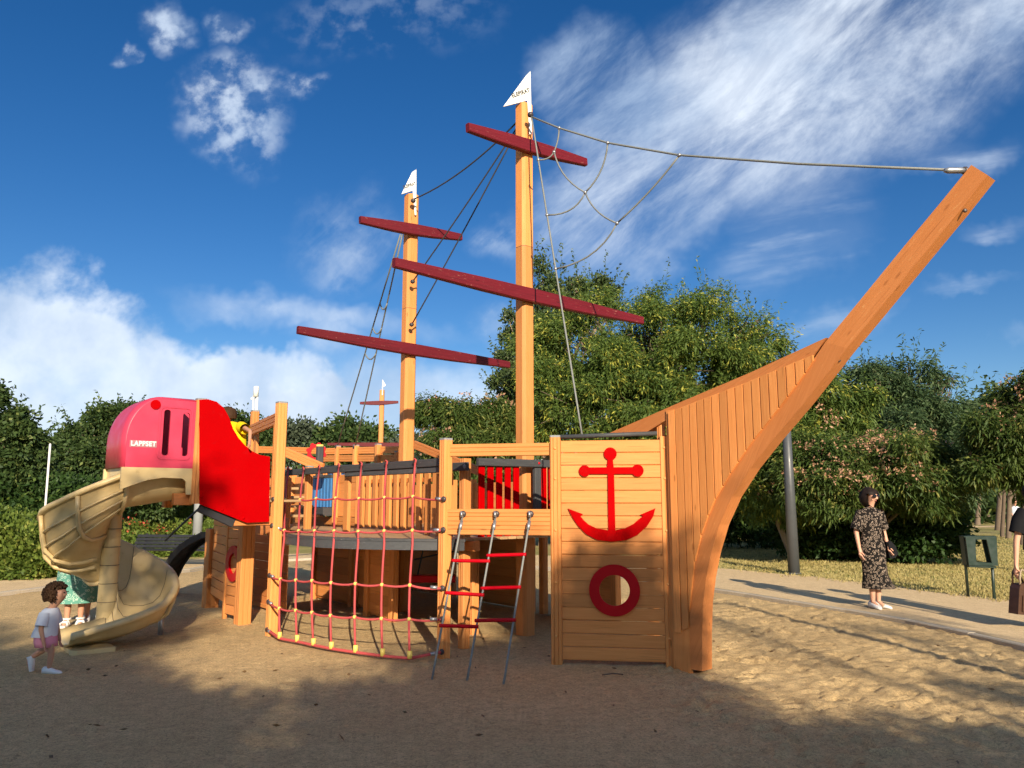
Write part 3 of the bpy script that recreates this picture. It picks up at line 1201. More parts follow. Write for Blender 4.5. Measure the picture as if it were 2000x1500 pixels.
# ---- inner row of upright slats and the cabin wall -----------------------------
IV = -.45
slat_fence = board('slat_fence', sh(3.35, IV + .03, 1.80), sh(5.58, IV + .03, 1.80), .06, .03, UP, 'wood', ship)
ts = np.linspace(3.43, 5.50, 12)
for k, t in enumerate(ts):
    board('slat', sh(t, IV - .01, DZ + .01), sh(t, IV - .01, 1.885), .098, .034, U, 'wood', slat_fence)
    board('slat', sh(t + .09, IV + .075, DZ + .01), sh(t + .09, IV + .075, 1.885), .07, .03, U, 'wood', slat_fence)
tt = [t_of(on_v(px, 980, IV)) for px in (700, 674, 656, 610, 602, 572, 552, 535)]
cabin = board('cabin_wall', sh(5.6, IV + .02, 1.17), sh(9.4, IV + .02, 1.17), .22, .05, UP, 'wood', ship, g=(-.2, .2))


def plank_wall(t0, t1, v, z0, z1, par, mat='wood', h=.125):
    z = z0
    odd = 0.
    while z < z1 - .03:
        board('plank', sh(t0, v + odd, z + h / 2), sh(t1, v + odd, z + h / 2), h + .004, .022, UP, mat, par, ch=.007)
        z += h
        odd = .0025 - odd


tw0, tw1 = t_of(on_v(653, 960, IV)), t_of(on_v(610, 960, IV))
plank_wall(5.62, tw0 - .04, IV + .02, 1.29, 1.90, cabin)
plank_wall(tw1 + .04, 9.2, IV + .02, 1.29, 1.90, cabin)
for t in (5.60, tw0 - .06, tw1 + .06, tw1 + .75, 9.2):
    post(ship, sh(t, IV + .01, 0), .9, 1.97, .095, W, cap=True)
win = board('window_sill', sh(tw0, IV - .10, 1.36), sh(tw1, IV - .10, 1.36), .12, .16, UP, 'grey', cabin)
board('window_head', sh(tw0, IV - .03, 1.90), sh(tw1, IV - .03, 1.90), .05, .06, UP, 'grey', cabin)
k = 7
for i in range(k):
    t = tw0 + (tw1 - tw0) * (i + .5) / k
    board('shutter_slat', sh(t, IV - .04, 1.43), sh(t, IV - .04, 1.875), (tw1 - tw0) / k * .86, .03, U, 'blue', cabin, ch=.012)

# ---- walls and posts under the deck ---------------------------------------------
pw = V3((0, 0, 0))
for (t0, t1, v, z1) in ((4.35, 4.92, -.62, 1.02), (5.15, 5.7, -.35, 1.02), (5.95, 7.1, -.35, 1.02), (2.3, 3.3, 1.36, 1.8), (3.9, 5.2, 1.36, 1.8), (5.8, 7.2, 1.36, 1.8)):
    wl = board('wall_batten', sh(t0, v + .03, .04), sh(t1, v + .03, .04), .06, .03, UP, 'wood', ship)
    plank_wall(t0, t1, v, .05, z1, wl)
    for t in (t0 - .04, t1 + .04):
        post(ship, sh(t, v, 0), -.2, z1 + .06, .10, W, cap=False)
for (t, v, z1) in ((2.86, -.42, 1.1), (2.25, 1.36, 2.0), (3.6, 1.36, 2.0), (5.5, 1.36, 2.0), (7.5, 1.36, 2.4), (7.9, -1.36, 2.3), (3.9, .2, 1.1)):
    post(ship, sh(t, v, 0), -.2, z1, .10, W)
# far bow side: planks above knee height only
far_bow = board('far_bow_batten', sh(.40, .10, 2.10), sh(1.2, .80, 2.10), .08, .04, UP, 'wood', ship)
for i in range(8):
    z = 1.10 + i * .125
    board('plank', sh(.42, .12, z), sh(1.2, .80, z), .117, .022, UP, 'wood', far_bow, ch=.004)
post(ship, sh(1.22, .84, 0), -.2, 2.17, .10, W)
# far bulwark of the stern, raised
for (t0, t1, z) in ((7.0, 10.4, 2.42), (7.0, 10.4, 2.27)):
    board('bulwark_rail', sh(t0, 1.36, z), sh(t1, 1.30, z + .12), .13, .045, UP, 'wood', ship, g=(-.2, .2))
for t in (7.1, 8.1, 8.95, 9.7, 10.4):
    post(ship, sh(t, 1.30, 0), -.2, 2.53 + .03 * (t - 7), .10, W)
for t in np.arange(7.2, 10.3, .17):
    board('slat', sh(t, 1.33, 1.3), sh(t, 1.33, 2.2), .10, .028, U, 'wood', ship)
board('bow_ramp_rail', sh(6.95, 1.36, 2.50), sh(5.0, 1.40, 1.95), .14, .045, UP, 'wood_dark', ship, g=(-.2, .2))
board('stern_rail', sh(10.4, 1.2, 2.55), sh(9.6, -1.2, 2.45), .13, .045, UP, 'wood', ship, g=(-.2, .2))
board('stair_rail', on_plane(552, 880, sh(6.9, -.6, 0), FACE), on_plane(630, 914, sh(6.2, -.6, 0), FACE), .14, .05, UP, 'wood_dark', ship, g=(-.2, .2))
for i in range(4):
    t = 6.6 + i * .28
    board('stair_tread', sh(t, -1.2, 1.3 + i * .14), sh(t, -.6, 1.3 + i * .14), .24, .04, U, 'deck', ship)
# blue shutters low on the far stern side
for i in range(9):
    t = 6.9 + i * .2
    board('blue_slat', sh(t, .55, 1.5), sh(t, .55, 2.02), .15, .03, U, 'blue', ship)
board('helm_beam', sh(6.6, .5, 2.08), sh(9.0, .5, 2.12), .10, .05, UP, 'grey', ship)

# ---- steering wheel on its post
hp = at(624, 900, 12.6)
helm_post = prism('helm_post', V3((hp.x, hp.y, 1.2)), V3((hp.x, hp.y, at(624, 872, 12.6).z)), W, rect(.105, .105, .02), 'grey', ship)
place('helm_cap', mesh([(x * .055, y * .055, z) for z in (0, .03) for x, y in ((-1, -.6), (-.6, -1), (.6, -1), (1, -.6), (1, .6), (.6, 1), (-.6, 1), (-1, .6))],
      [tuple(range(8))[::-1], tuple(range(8, 16))] + [(i, (i + 1) % 8, 8 + (i + 1) % 8, 8 + i) for i in range(8)]),
      Matrix.Translation(V3((hp.x, hp.y, at(624, 872, 12.6).z))), helm_post, 'yellow')
hc = at(618, 884, 12.75)
gear = []
for i in range(32):
    rr = .17 if (i // 2) % 2 else .14
    a = i / 32 * 2 * math.pi
    gear.append((rr * math.cos(a), rr * math.sin(a)))
plate('steering_wheel', gear, [circ(0, 0, .085, 0, 2 * math.pi, 20)[:-1]], .03, frame(hc, V3((1, .1, 0)), UP), 'redpaint', helm_post)

# ---- slide tower: red panel, posts A and C, platform ------------------------------
C = A - W * .95
post(ship, A, -.3, 2.70, .115, W)
post_c = post(ship, C, 1.50, 2.66, .10, W)
an = -U                                                    # panel looks towards the bow


def px_on_panel(px, py):
    p = on_plane(px, py, A + an * .03, an)
    return ((p - C).dot(W), p.z)


red_px = [(388, 781), (405, 780), (422, 785), (436, 797), (446, 815), (454, 838), (464, 855), (478, 871), (492, 882), (508, 889), (526, 892), (524, 1019), (480, 1021), (388, 984)]
RM = frame(C + an * .03, W, UP)
rp = [px_on_panel(*p) for p in red_px]
red_panel = plate('red_panel', rp, [], .022, RM if (RM.to_3x3() @ V3((0, 0, 1))).dot(an) > 0 else RM @ Matrix.Translation((0, 0, -.022)), 'red', ship)
for q in ((392, 970), (433, 996), (474, 1012)):
    x, z = px_on_panel(*q)
    bolt(C + an * .055 + W * x + UP * z, an, .014, 'red', red_panel)
tower = board('platform_frame', C + W * .06 + U * .02 + UP * 1.47, C + W * .45 + U * .02 + UP * 1.29, .12, .05, UP, 'rubber', ship)
board('platform_beam', C + W * .45 + U * .03 + UP * 1.30, A + U * .03 + UP * 1.30, .10, .05, UP, 'wood_dark', ship)
for k in range(8):
    board('platform_plank', C + W * .02 + U * (.06 + k * .125) + UP * 1.53, A + W * .3 + U * (.06 + k * .125) + UP * 1.53, .117, .03, U, 'deck', tower)
Cb = C + U * 1.0
post(ship, Cb, 1.45, 2.62, .10, W)
post(ship, sh(6.25, -1.80, 0), 1.0, 2.80, .10, W)
board('tower_rail', A + U * .06 + UP * 2.52, sh(6.25, -1.85, 2.52), .15, .045, UP, 'wood_dark', ship, g=(-.2, .2))
board('slat', A + U * .12 + UP * 1.3, A + U * .12 + UP * 2.45, .10, .04, U, 'wood', ship)
board('slat', sh(6.05, -1.84, 1.3), sh(6.05, -1.84, 2.45), .10, .04, U, 'wood', ship)
# stern lower wall with the red ring, posts
P1, P2, P3 = G(410, 1186), G(438, 1207), G(473, 1217)
post(ship, P1, -.2, 1.12, .19, W, cap=False)
post(ship, P3, -.2, 1.30, .17, W, cap=False)
low_wall = board('stern_wall', P2 + UP * -.1, P2 + UP * 1.32, .06, .05, U, 'wood', ship)
sd = (P3 - P2)
z = .06
while z < 1.27:
    board('plank', P2 + sd.normalized() * .03 + UP * (z + .06), P3 - sd.normalized() * .08 + UP * (z + .06), .113, .03, UP, 'wood', low_wall, ch=.004)
    z += .122
sm = frame(P2 + sd * .5 + UP * .72, sd.normalized(), UP)
zo = sm.to_3x3() @ V3((0, 0, 1))
sgn = 1 if zo.dot(EYE - P2) > 0 else -1
plate('porthole_ring', circ(0, 0, .23, 0, 2 * math.pi, 32)[:-1], [circ(0, 0, .13, 0, 2 * math.pi, 24)[:-1]], .03, sm @ Matrix.Translation((0, 0, .018 if sgn > 0 else -.048)), 'redpaint', low_wall)
for (a_, b_, z0, z1) in ((P1, P2, .2, 1.30),):
    sd2 = b_ - a_
    z = z0
    while z < z1:
        board('plank', a_ + sd2.normalized() * .10 + U * .05 + UP * (z + .06), b_ + U * .05 + UP * (z + .06), .113, .025, UP, 'wood', low_wall, ch=.004)
        z += .122
sd3 = sh(7.9, -1.36, 0)
z = .1
wl = board('wall_batten', P3 + U * .6 + W * .7 + UP * .05, P3 + U * 2.4 + W * .7 + UP * .05, .06, .03, UP, 'wood', ship)
while z < 1.3:
    board('plank', P3 + U * .4 + W * .75 + UP * z, P3 + U * 2.2 + W * .75 + UP * z, .122, .022, UP, 'wood_dark', wl, ch=.006)
    z += .125

# black rubber arch leaving the stern
arch_px = [(436, 1038, 11.6), (415, 1036, 11.75), (392, 1040, 11.9), (370, 1050, 12.05), (350, 1064, 12.2), (333, 1082, 12.35), (318, 1104, 12.5), (305, 1132, 12.65), (298, 1165, 12.8)]
ap = [at(*p) for p in arch_px]
vs, fs = [], []
for i, p in enumerate(ap):
    d = (ap[min(i + 1, len(ap) - 1)] - ap[max(i - 1, 0)]).normalized()
    side = V3((.25, .97, 0)).normalized()
    nn = d.cross(side).normalized()
    if nn.z < 0:
        nn = -nn
    for (s_, h_) in ((0, 0), (.45, 0), (.45, -.07), (.41, -.07), (.41, -.02), (.04, -.02), (.04, -.09), (0, -.09)):
        q_ = p + side * s_ + nn * h_ - ap[0]
        vs.append(q_)
for i in range(len(ap) - 1):
    for k in range(8):
        fs.append((i * 8 + k, i * 8 + (k + 1) % 8, i * 8 + 8 + (k + 1) % 8, i * 8 + 8 + k))
arch = place('rubber_arch', mesh(vs, fs), Matrix.Translation(ap[0]), ship, 'rubber')
for i in range(1, len(ap) - 1):
    side = V3((.25, .97, 0)).normalized()
    tube('seam', [ap[i] - side * .01 + UP * .002, ap[i] + side * .46 + UP * .002], .007, 'bench', arch, 4)
tube('stay_rope', [at(392, 990, 11.9), at(322, 1056, 12.2)], .016, 'wiredark', ship, 6)

# ---- masts, yards, flags ------------------------------------------------------------
def mast(parent, t, ztop, joint, base=None):
    pb = base or sh(t, 0, 0)
    s, c = .092, .034
    prof = [(-s, -s + c), (-s + c, -s), (s - c, -s), (s, -s + c), (s, s - c), (s - c, s), (-s + c, s), (-s, s - c)]
    m1 = prism('mast', pb - UP * .3, pb + UP * joint, W, prof, 'wood', parent)
    prism('upper_section', pb + UP * (joint + .006), pb + UP * ztop, W, prof, 'wood', m1)
    prism('joint_ring', pb + UP * (joint - .004), pb + UP * (joint + .010), W, [(y * .985, z_ * .985) for y, z_ in prof], 'bench', m1)
    return m1


def yard(parent, p0, p1, hc, he, th):
    d = p1 - p0
    Lx = d.length
    k = [0, .30, .5, .70, 1]
    hh = [he, hc * .92, hc, hc * .92, he]
    vs, fs = [], []
    for s_, h_ in zip(k, hh):
        t_ = th * (.75 + .25 * (h_ - he) / max(1e-6, hc - he))
        c = .01
        for y, z in ((-t_, -h_ + c), (-t_ + c, -h_), (t_ - c, -h_), (t_, -h_ + c), (t_, h_ - c), (t_ - c, h_), (-t_ + c, h_), (-t_, h_ - c)):
            vs.append((s_ * Lx, y / 1, z + (hc - h_) * .35))
    for j in range(4):
        for i in range(8):
            fs.append((j * 8 + i, j * 8 + (i + 1) % 8, j * 8 + 8 + (i + 1) % 8, j * 8 + 8 + i))
    fs += [tuple(range(8))[::-1], tuple(range(32, 40))]
    return place('yard', mesh(vs, fs), frame(p0, d, UP.cross(d)), parent, 'yard')


def flag(parent, pts, P, txt, size, flip=1):
    """triangular pennant with its pole strip; pts in metres from the pole's top"""
    Mx = frame(P, V3((1, .0, 0)), UP)
    f = plate('flag', pts, [], .018, Mx @ Matrix.Translation((0, 0, -.009)), 'white', parent)
    return f, Mx


MT2, MT1 = 2.42, 5.05
mast2 = mast(ship, MT2, 6.52, t_of(sh(0, 0, 0)) + on_v(1025, 485, 0).z)
mast1 = mast(ship, MT1, 6.14, on_v(799, 605, 0).z)
yo = .13
for (m_, t, pa, pb_, hc) in ((mast2, MT2 - yo, (769, 515), (1254, 628), .085), (mast2, MT2 - yo, (913, 251), (1144, 319), .085),
                             (mast1, MT1 - yo, (703, 431), (901, 465), .085), (mast1, MT1 - yo, (581, 646), (994, 714), .085)):
    yard(m_, on_t(*pa, t), on_t(*pb_, t), hc, .052, .045)
for (m_, t, zt, ppx, txt, tx) in ((mast2, MT2, 6.52, [(983, 208), (1028, 147), (1036, 139), (1039, 262), (1034, 262), (1030, 196)], 'ELEPIRAT', (1017, 182)),
                                  (mast1, MT1, 6.14, [(784, 379), (805, 336), (813, 331), (813, 420), (810, 420), (806, 372)], 'ELEPIRAT', (800, 362))):
    Pm = sh(t, 0, zt)
    yy = Pm.y - .10
    O = at(ppx[2][0], ppx[2][1], yy)
    Mx = frame(O, V3((1, 0, 0)), UP)                         # local z looks to the viewer
    pl = [at(x, y, yy) - O for x, y in ppx]
    fl = plate('flag', [(p.x, p.z) for p in pl], [], .016, Mx @ Matrix.Translation((0, 0, -.016)), 'white', m_)
    q = at(tx[0], tx[1], yy)
    lettering(txt, .078 if t < 3 else .066, Matrix.Translation(q - V3((0, .003, 0))) @ Matrix.Rotation(R(20), 4, V3((0, -1, 0))) @ Matrix.Rotation(R(90), 4, 'X'), 'ink', fl, .0008, squeeze=.68)

# ---- rigging --------------------------------------------------------------------------
rr = .013
T2 = on_v(1038, 228, -.1)
tip = on_v(1884, 333, -.02)
r1px = [(1092, 250), (1187, 279), (1327, 303), (1560, 320)]
r1 = [T2] + [on_v(x, y, -.06) for x, y in r1px] + [tip]
tube('forestay', r1, .011, 'wire', ship, 6)
lathe('rope_end', [(.02, 0), (.024, .03), (.024, .12), (.014, .15)], frame(tip, UP, V3((0, 1, 0))) @ Matrix.Identity(4), 'steel', ship, 8)
bolt(tip + UP * .0, -W, .03, 'bolt', ship)
E2 = PL + bx * .27 + UP * 2.17
r2 = [T2.lerp(E2, s) for s in (0, .1, .2, .3, .4, .5, .6, .7, .8, .9, 1)]
tube('shroud_rope', r2, .010, 'wire', ship, 6)


def on_seg(P, Q, py):
    lo, hi = 0., 1.
    for _ in range(40):
        m_ = (lo + hi) / 2
        if proj(P.lerp(Q, m_))[1] < py:
            lo = m_
        else:
            hi = m_
    return P.lerp(Q, (lo + hi) / 2)


Na, Nb, Nc = on_seg(T2, E2, 312), on_seg(T2, E2, 420), on_seg(T2, E2, 525)
Fa, Fb, Fc = r1[1], r1[2], r1[3]
Ma = at(1082, 297, (Na.y + Fa.y) / 2); Mb = at(1143, 376, (Nb.y + Fb.y) / 2); Mc = at(1205, 436, (Nc.y + Fc.y) / 2)


def bend(p, q, sx, sz, k=7):
    mid_ = (p + q) / 2 + V3((sx, 0, sz))
    return [(p * (1 - t) ** 2 + mid_ * 2 * t * (1 - t) + q * t * t) for t in [i / k for i in range(k + 1)]]


for (p, q, sx, sz) in ((Na, Ma, .04, -.06), (Ma, Fa, .03, 0), (Nb, Mb, .10, -.14), (Mb, Fb, .10, -.06), (Nc, Mc, .14, -.16), (Mc, Fc, .05, -.02), (Ma, Mb, -.10, -.10), (Mb, Mc, -.08, -.08)):
    tube('net_rope', bend(p, q, sx, sz), .0095, 'wire', ship, 6)
for q in (Ma, Mb, Mc, Fa, Fb, Fc, Na, Nb, Nc):
    ball('rope_clamp', q, .022, 'steel', ship)
a0 = on_v(1012, 236, .05); b0 = on_v(808, 389, -.09)
tube('stay_rope', sag(a0, b0, .12, 12), .011, 'wiredark', ship, 6)
for (pa, pb_) in (((1008, 252), (806, 550)), ((1009, 256), (804, 634))):
    a0, b0 = on_v(*pa, .0), on_v(*pb_, -.10)
    tube('stay_rope', sag(a0, b0, .03), .010, 'wiredark', ship, 6)
    ball('rope_clamp', b0, .035, 'bolt', ship)
ball('rope_clamp', on_v(807, 392, -.1), .04, 'bolt', ship)
ball('rope_clamp', on_v(1036, 224, -.1), .04, 'bolt', ship)
e1, e2 = sh(9.7, 1.28, 2.60), sh(8.95, 1.28, 2.55)
s1, s2 = on_v(782, 458, .0), on_v(786, 458, .0)
tube('shroud_rope', [s1.lerp(e1, k / 6) for k in range(7)], .012, 'wire', ship, 6)
tube('shroud_rope', [s2.lerp(e2, k / 6) for k in range(7)], .012, 'wire', ship, 6)
for y_ in (592, 640, 690):
    tube('ratline', bend(on_seg(s1, e1, y_), on_seg(s2, e2, y_), 0, -.22), .012, 'wire', ship, 6)
for e in (e1, e2):
    ball('rope_clamp', e, .05, 'bolt', ship)

# ================================================================== CLIMBING NET
net = thing('climbing_net', 'red rope climbing net stretched in front of the curved ship deck', 'climbing net', (A + B) / 2)
top_px = [(563, 917), (593, 917), (624, 914), (662, 911), (706, 908), (755, 905), (811, 902)]
bot_px = [(546, 1247), (580, 1253), (612, 1260), (647, 1267), (694, 1274), (747, 1281), (800, 1286)]
tops = [on_v(x, y, RV - .05) for x, y in top_px]
bots = [G(x, y, .035) for x, y in bot_px]
zA = [1.55, 1.245, .675, .377, .066]
rows_px = {0: [976, 976, 974, 973, 974, 972, 970], 1: [1036, 1037, 1037, 1037, 1038, 1037, 1036], 2: [1131, 1133, 1134, 1138, 1140, 1142, 1143], 3: [1188, 1192, 1196, 1202, 1205, 1208, 1209]}
colpts = []
edge_px = [555, 583, 614, 652, 699, 750.5, 806]
EA = [p - inw * .035 for p in EDGEARC]


def edge_point(px, z):
    best = None
    for p, q in zip(EA, EA[1:]):
        for k in range(12):
            w = p.lerp(q, k / 12); w = V3((w.x, w.y, z))
            e = abs(proj(w)[0] - px)
            if best is None or e < best[0]:
                best = (e, w)
    return best[1]


for c_ in range(7):
    P, Q = tops[c_], bots[c_]
    # ropes hang with a slight outward belly
    K = edge_point(edge_px[c_], 1.10)
    pts = [P.lerp(K, k / 6) + cn * (.02 * math.sin(math.pi * k / 6)) for k in range(6)] + [K.lerp(Q, k / 7) + cn * (.03 * math.sin(math.pi * k / 7)) for k in range(8)]
    colpts.append(pts)
    tube('vertical_rope', pts, .0120, 'rope', net, 6)
    bolt(P + W * .0 - W * .0, -W - U * .4, .026, 'bolt', net)
    tube('rope_loop', [P - UP * .04, P + UP * .02 - U * .030 - W * .01, P + UP * .035 - U * .005 - W * .01, P + UP * .0 + U * .022 - W * .01], .010, 'rope', net, 6)
    tube('ferrule', [P - UP * .06 + cn * .002, P - UP * .125 + cn * .003], .018, 'steel', net, 6)
    tube('tee_clamp', [Q + UP * .0, Q + UP * .07], .026, 'yellow', net, 6)


def on_col(c_, py):
    pts = colpts[c_]
    for p, q in zip(pts, pts[1:]):
        if proj(p)[1] <= py <= proj(q)[1]:
            return on_seg(p, q, py)
    return pts[0] if py < proj(pts[0])[1] else pts[-1]


A_out = A + cn * .04 - W * .02; B_out = B + cn * .06 - U * .03
for r_ in range(5):
    if r_ < 4:
        nodes = [on_col(c_, rows_px[r_][c_]) for c_ in range(7)]
    else:
        nodes = [q.copy() for q in bots]
    pA = V3((A_out.x, A_out.y, zA[r_])); pB = V3((B_out.x, B_out.y, zA[r_]))
    chain = [pA] + nodes + [pB]
    pts = []
    for p, q in zip(chain, chain[1:]):
        pts += sag(p, q, .018 if r_ < 4 else .0, 4)[:-1]
    pts.append(pB)
    tube('horizontal_rope', pts, .0120 if r_ < 4 else .016, 'rope', net, 6)
    if r_ < 4:
        for q in nodes:
            ball('knot_ball', q, .0225, 'yellow', net)
    for q, other in ((pA, nodes[0]), (pB, nodes[-1])):
        bolt(q, cn, .030, 'bolt', net)
        d = (other - q).normalized()
        tube('ferrule', [q + d * .05, q + d * .12], .019, 'steel', net, 6)

# ================================================================== ROPE LADDERS
lt = [on_plane(x, 1004, threshold and (PL + Ln * .05), Ln) for x in (904, 969, 1036)]
lb = [G(843, 1324), G(912, 1325), G(983, 1333)]
lad = thing('rope_ladder', 'double rope ladder with six red rungs hanging beside the bow panel', 'rope ladder', (lb[0] + lb[2]) / 2)
for p, q in zip(lt, lb):
    q = q - UP * .03
    tube('side_rope', [p.lerp(q, k / 6) for k in range(7)], .0105, 'wire', lad, 6)
    bolt(p + Ln * .0, Ln, .035, 'bolt', lad)
    d = (q - p).normalized()
    tube('ferrule', [p + d * .08, p + d * .17], .019, 'steel', lad, 6)
    tube('eye_bolt', [p - V3((.02, 0, 0)) + UP * .02, p + Ln * .05 + UP * .015, p + Ln * .05 - UP * .03], .013, 'steel', lad, 6)
for (i, j, ya, yb) in ((0, 1, 1095, 1096), (0, 1, 1158, 1162), (0, 1, 1222, 1224), (1, 2, 1085, 1083), (1, 2, 1149, 1147), (1, 2, 1212, 1211)):
    p, q = on_seg(lt[i], lb[i], ya), on_seg(lt[j], lb[j], yb)
    d = (q - p).normalized()
    tube('rung', [p - d * .022, p, q, q + d * .022], .017, 'redpaint', lad, 8)

# red net seat below the deck
sp = at(845, 1130, 10.6)
seat = thing('hanging_seat', 'red seat hung on black ropes under the ship deck', 'swing seat', sp)
board('seat_plank', sp - V3((.28, 0, 0)), sp + V3((.30, .05, 0)), .09, .22, UP, 'redpaint', seat)
for dx in (-.2, .22):
    tube('seat_rope', [sp + V3((dx, 0, .05)), sp + V3((dx * .2 - .05, .05, .62))], .012, 'wiredark', seat, 5)
tube('seat_rope', [sp + V3((-.25, 0, .25)), sp + V3((0, .1, .30)), sp + V3((.3, .05, .36))], .012, 'wiredark', seat, 5)

# ================================================================== SPIRAL SLIDE
E1 = -W
E2v = U.copy()
OC = C + E1 * .62 + U * .84
slide = thing('spiral_slide', 'beige plastic spiral slide with pink tunnel hood at the stern', 'slide', V3((OC.x, OC.y, 0)))
key_a = np.array([-50, 0, 30, 60, 130, 200, 250, 320, 360, 400])
key_rim = np.array([1.90, 1.86, 1.70, 1.54, 1.28, 1.06, .78, .42, .30, .20])
key_flo = np.array([1.60, 1.50, 1.27, 1.04, .76, .55, .37, .17, .11, .075])
ROUT, RIN = .655, .09
sec = []


def sect(rim, flo):
    h = rim - flo
    inner_h = flo + min(.34, h * .85)
    up_ = [(RIN, inner_h), (RIN + .03, flo + .45 * (inner_h - flo)), (RIN + .09, flo + .1 * h), (.27, flo + .01), (.40, flo), (.51, flo + .06 * h), (.59, flo + .25 * h), (.635, flo + .6 * h), (ROUT, rim), (ROUT + .035, rim + .018), (ROUT + .075, rim + .005), (ROUT + .085, rim - .045)]
    dn = [(ROUT + .05, rim - .05), (ROUT + .03, rim - .05), (.665, flo + .6 * h), (.62, flo + .20 * h), (.53, flo + .0 * h), (.40, flo - .045), (.27, flo - .04), (RIN + .07, flo - .01), (RIN, flo + .03)]
    return up_ + dn


NA = 84
vs, fs = [], []
alist = np.linspace(-50, 400, NA)
for a in alist:
    rim = float(np.interp(a, key_a, key_rim)); flo = float(np.interp(a, key_a, key_flo))
    sc_ = sect(rim, flo)
    for (r_, z_) in sc_:
        if a < 0:
            p = -E2v * r_ + E1 * (a / 50 * .60)
        elif a <= 360:
            al = R(a)
            p = (-E2v * math.cos(al) + E1 * math.sin(al)) * r_
        else:
            p = -E2v * r_ + E1 * ((a - 360) / 40 * .46)
        vs.append((p.x, p.y, z_))
ks = len(sc_)
for i in range(NA - 1):
    for k in range(ks):
        fs.append((i * ks + k, i * ks + (k + 1) % ks, i * ks + ks + (k + 1) % ks, i * ks + ks + k))
fs += [tuple(range(ks)), tuple((NA - 1) * ks + k for k in range(ks))[::-1]]
me = mesh(vs, fs, True)
bm = bmesh.new(); bm.from_mesh(me); bmesh.ops.recalc_face_normals(bm, faces=bm.faces); bm.to_mesh(me); bm.free()
chute = place('chute', me, Matrix.Translation(V3((OC.x, OC.y, 0))), slide, 'slide', True)


def chute_pt(a, r_, z_):
    if a < 0:
        p = -E2v * r_ + E1 * (a / 50 * .60)
    elif a <= 360:
        al = R(a); p = (-E2v * math.cos(al) + E1 * math.sin(al)) * r_
    else:
        p = -E2v * r_ + E1 * ((a - 360) / 40 * .46)
    return V3((OC.x + p.x, OC.y + p.y, z_))


def under(a, off=.012):
    rim = float(np.interp(a, key_a, key_rim)); flo = float(np.interp(a, key_a, key_flo)); h = rim - flo
    prof = [(ROUT + .045, rim - .04), (.68, flo + .6 * h), (.632, flo + .19 * h), (.53, flo - .012), (.40, flo - .058), (.27, flo - .05), (RIN + .05, flo - .02)]
    return [chute_pt(a, r_ + (off if r_ > .52 else 0), z_ - off) for r_, z_ in prof]


for a in (4, 42, 90, 112, 165, 300):
    tube('rib', under(a), .024, 'slide', chute, 6)
for (f, r0, r1_) in ((.55, .683, .683), (.25, .65, .65), (.02, .565, .565)):
    pts = []
    for a in np.linspace(6, 150, 26):
        rim = float(np.interp(a, key_a, key_rim)); flo = float(np.interp(a, key_a, key_flo))
        pts.append(chute_pt(a, r0, flo + (rim - flo) * f - .01))
    tube('stiffener', pts, .011, 'slide', chute, 5)
# moulded seams across the inner floor
for a in (215, 262, 300, 335, 362):
    rim = float(np.interp(a, key_a, key_rim)); flo = float(np.interp(a, key_a, key_flo)); h = rim - flo
    prof = sect(rim, flo)[:9]
    tube('seam', [chute_pt(a, r_, z_ + .001) for r_, z_ in prof], .0035, 'leather', chute, 4)
lathe('centre_column', [(.098, .02), (.10, .2), (.095, .9), (.09, 1.66), (.08, 1.70)], Matrix.Translation(V3((OC.x, OC.y, 0))), 'slide', slide, 16)
for z in (.22, .42, .62, .82, 1.02, 1.22, 1.42):
    tube('column_seam', [V3((OC.x + .0985 * math.cos(k * math.pi / 8), OC.y + .0985 * math.sin(k * math.pi / 8), z)) for k in range(17)], .0035, 'leather', slide, 4)
# foot plate under the run-out
pf = [(.05, -.72), (.40, -.71), (.45, -.64), (.45, -.22), (.05, -.22)]
Mf = frame(V3((OC.x, OC.y, -.02)), E1, U)
plate('foot_plate', pf, [], .06, Mf if (Mf.to_3x3() @ V3((0, 0, 1))).z > 0 else Mf @ Matrix.Translation((0, 0, -.06)), 'slide', slide)
tube('leg', [chute_pt(262, .62, .34), chute_pt(262, .62, -.15)], .03, 'steel', slide, 8)
# hood
HL, HD, H0, H1 = .72, .80, 1.885, 2.66


def hood_profile(inset=0.):
    pts = [(0, H0), (0, H1 - inset)]
    for k in range(13):
        t = k / 12 * math.pi / 2
        pts.append((.34 + (HL - .34 - inset) * math.sin(t), (H1 - .50) + (.50 - inset) * math.cos(t)))
    pts.append((HL - inset, H0))
    return pts


def slot(s0, s1, z0, z1, r_):
    q = []
    for cx_, cy_, a0 in ((s1 - r_, z1 - r_, 0), (s0 + r_, z1 - r_, 90), (s0 + r_, z0 + r_, 180), (s1 - r_, z0 + r_, 270)):
        q += circ(cx_, cy_, r_, R(a0), R(a0 + 90), 4)
    return q


hood = None
HB = C + E1 * .05 + an * .01


def hood_frame(depth):
    return frame(HB + U * depth, E1, UP)


HM = hood_frame(0)
hz = HM.to_3x3() @ V3((0, 0, 1))
sg = 1 if hz.dot(U) > 0 else -1
slots = [slot(.06, .135, 2.02, 2.50, .03), slot(.265, .335, 2.02, 2.52, .03)]
hood = plate('hood', hood_profile(.03), slots, .03, HM if sg > 0 else HM @ Matrix.Translation((0, 0, -.03)), 'hood', slide)
HM2 = hood_frame(HD - .03)
plate('hood_far_side', [(-.36, H0), (-.36, H1 - .03)] + hood_profile(.03)[2:], [], .03, HM2 if sg > 0 else HM2 @ Matrix.Translation((0, 0, -.03)), 'hood', hood)
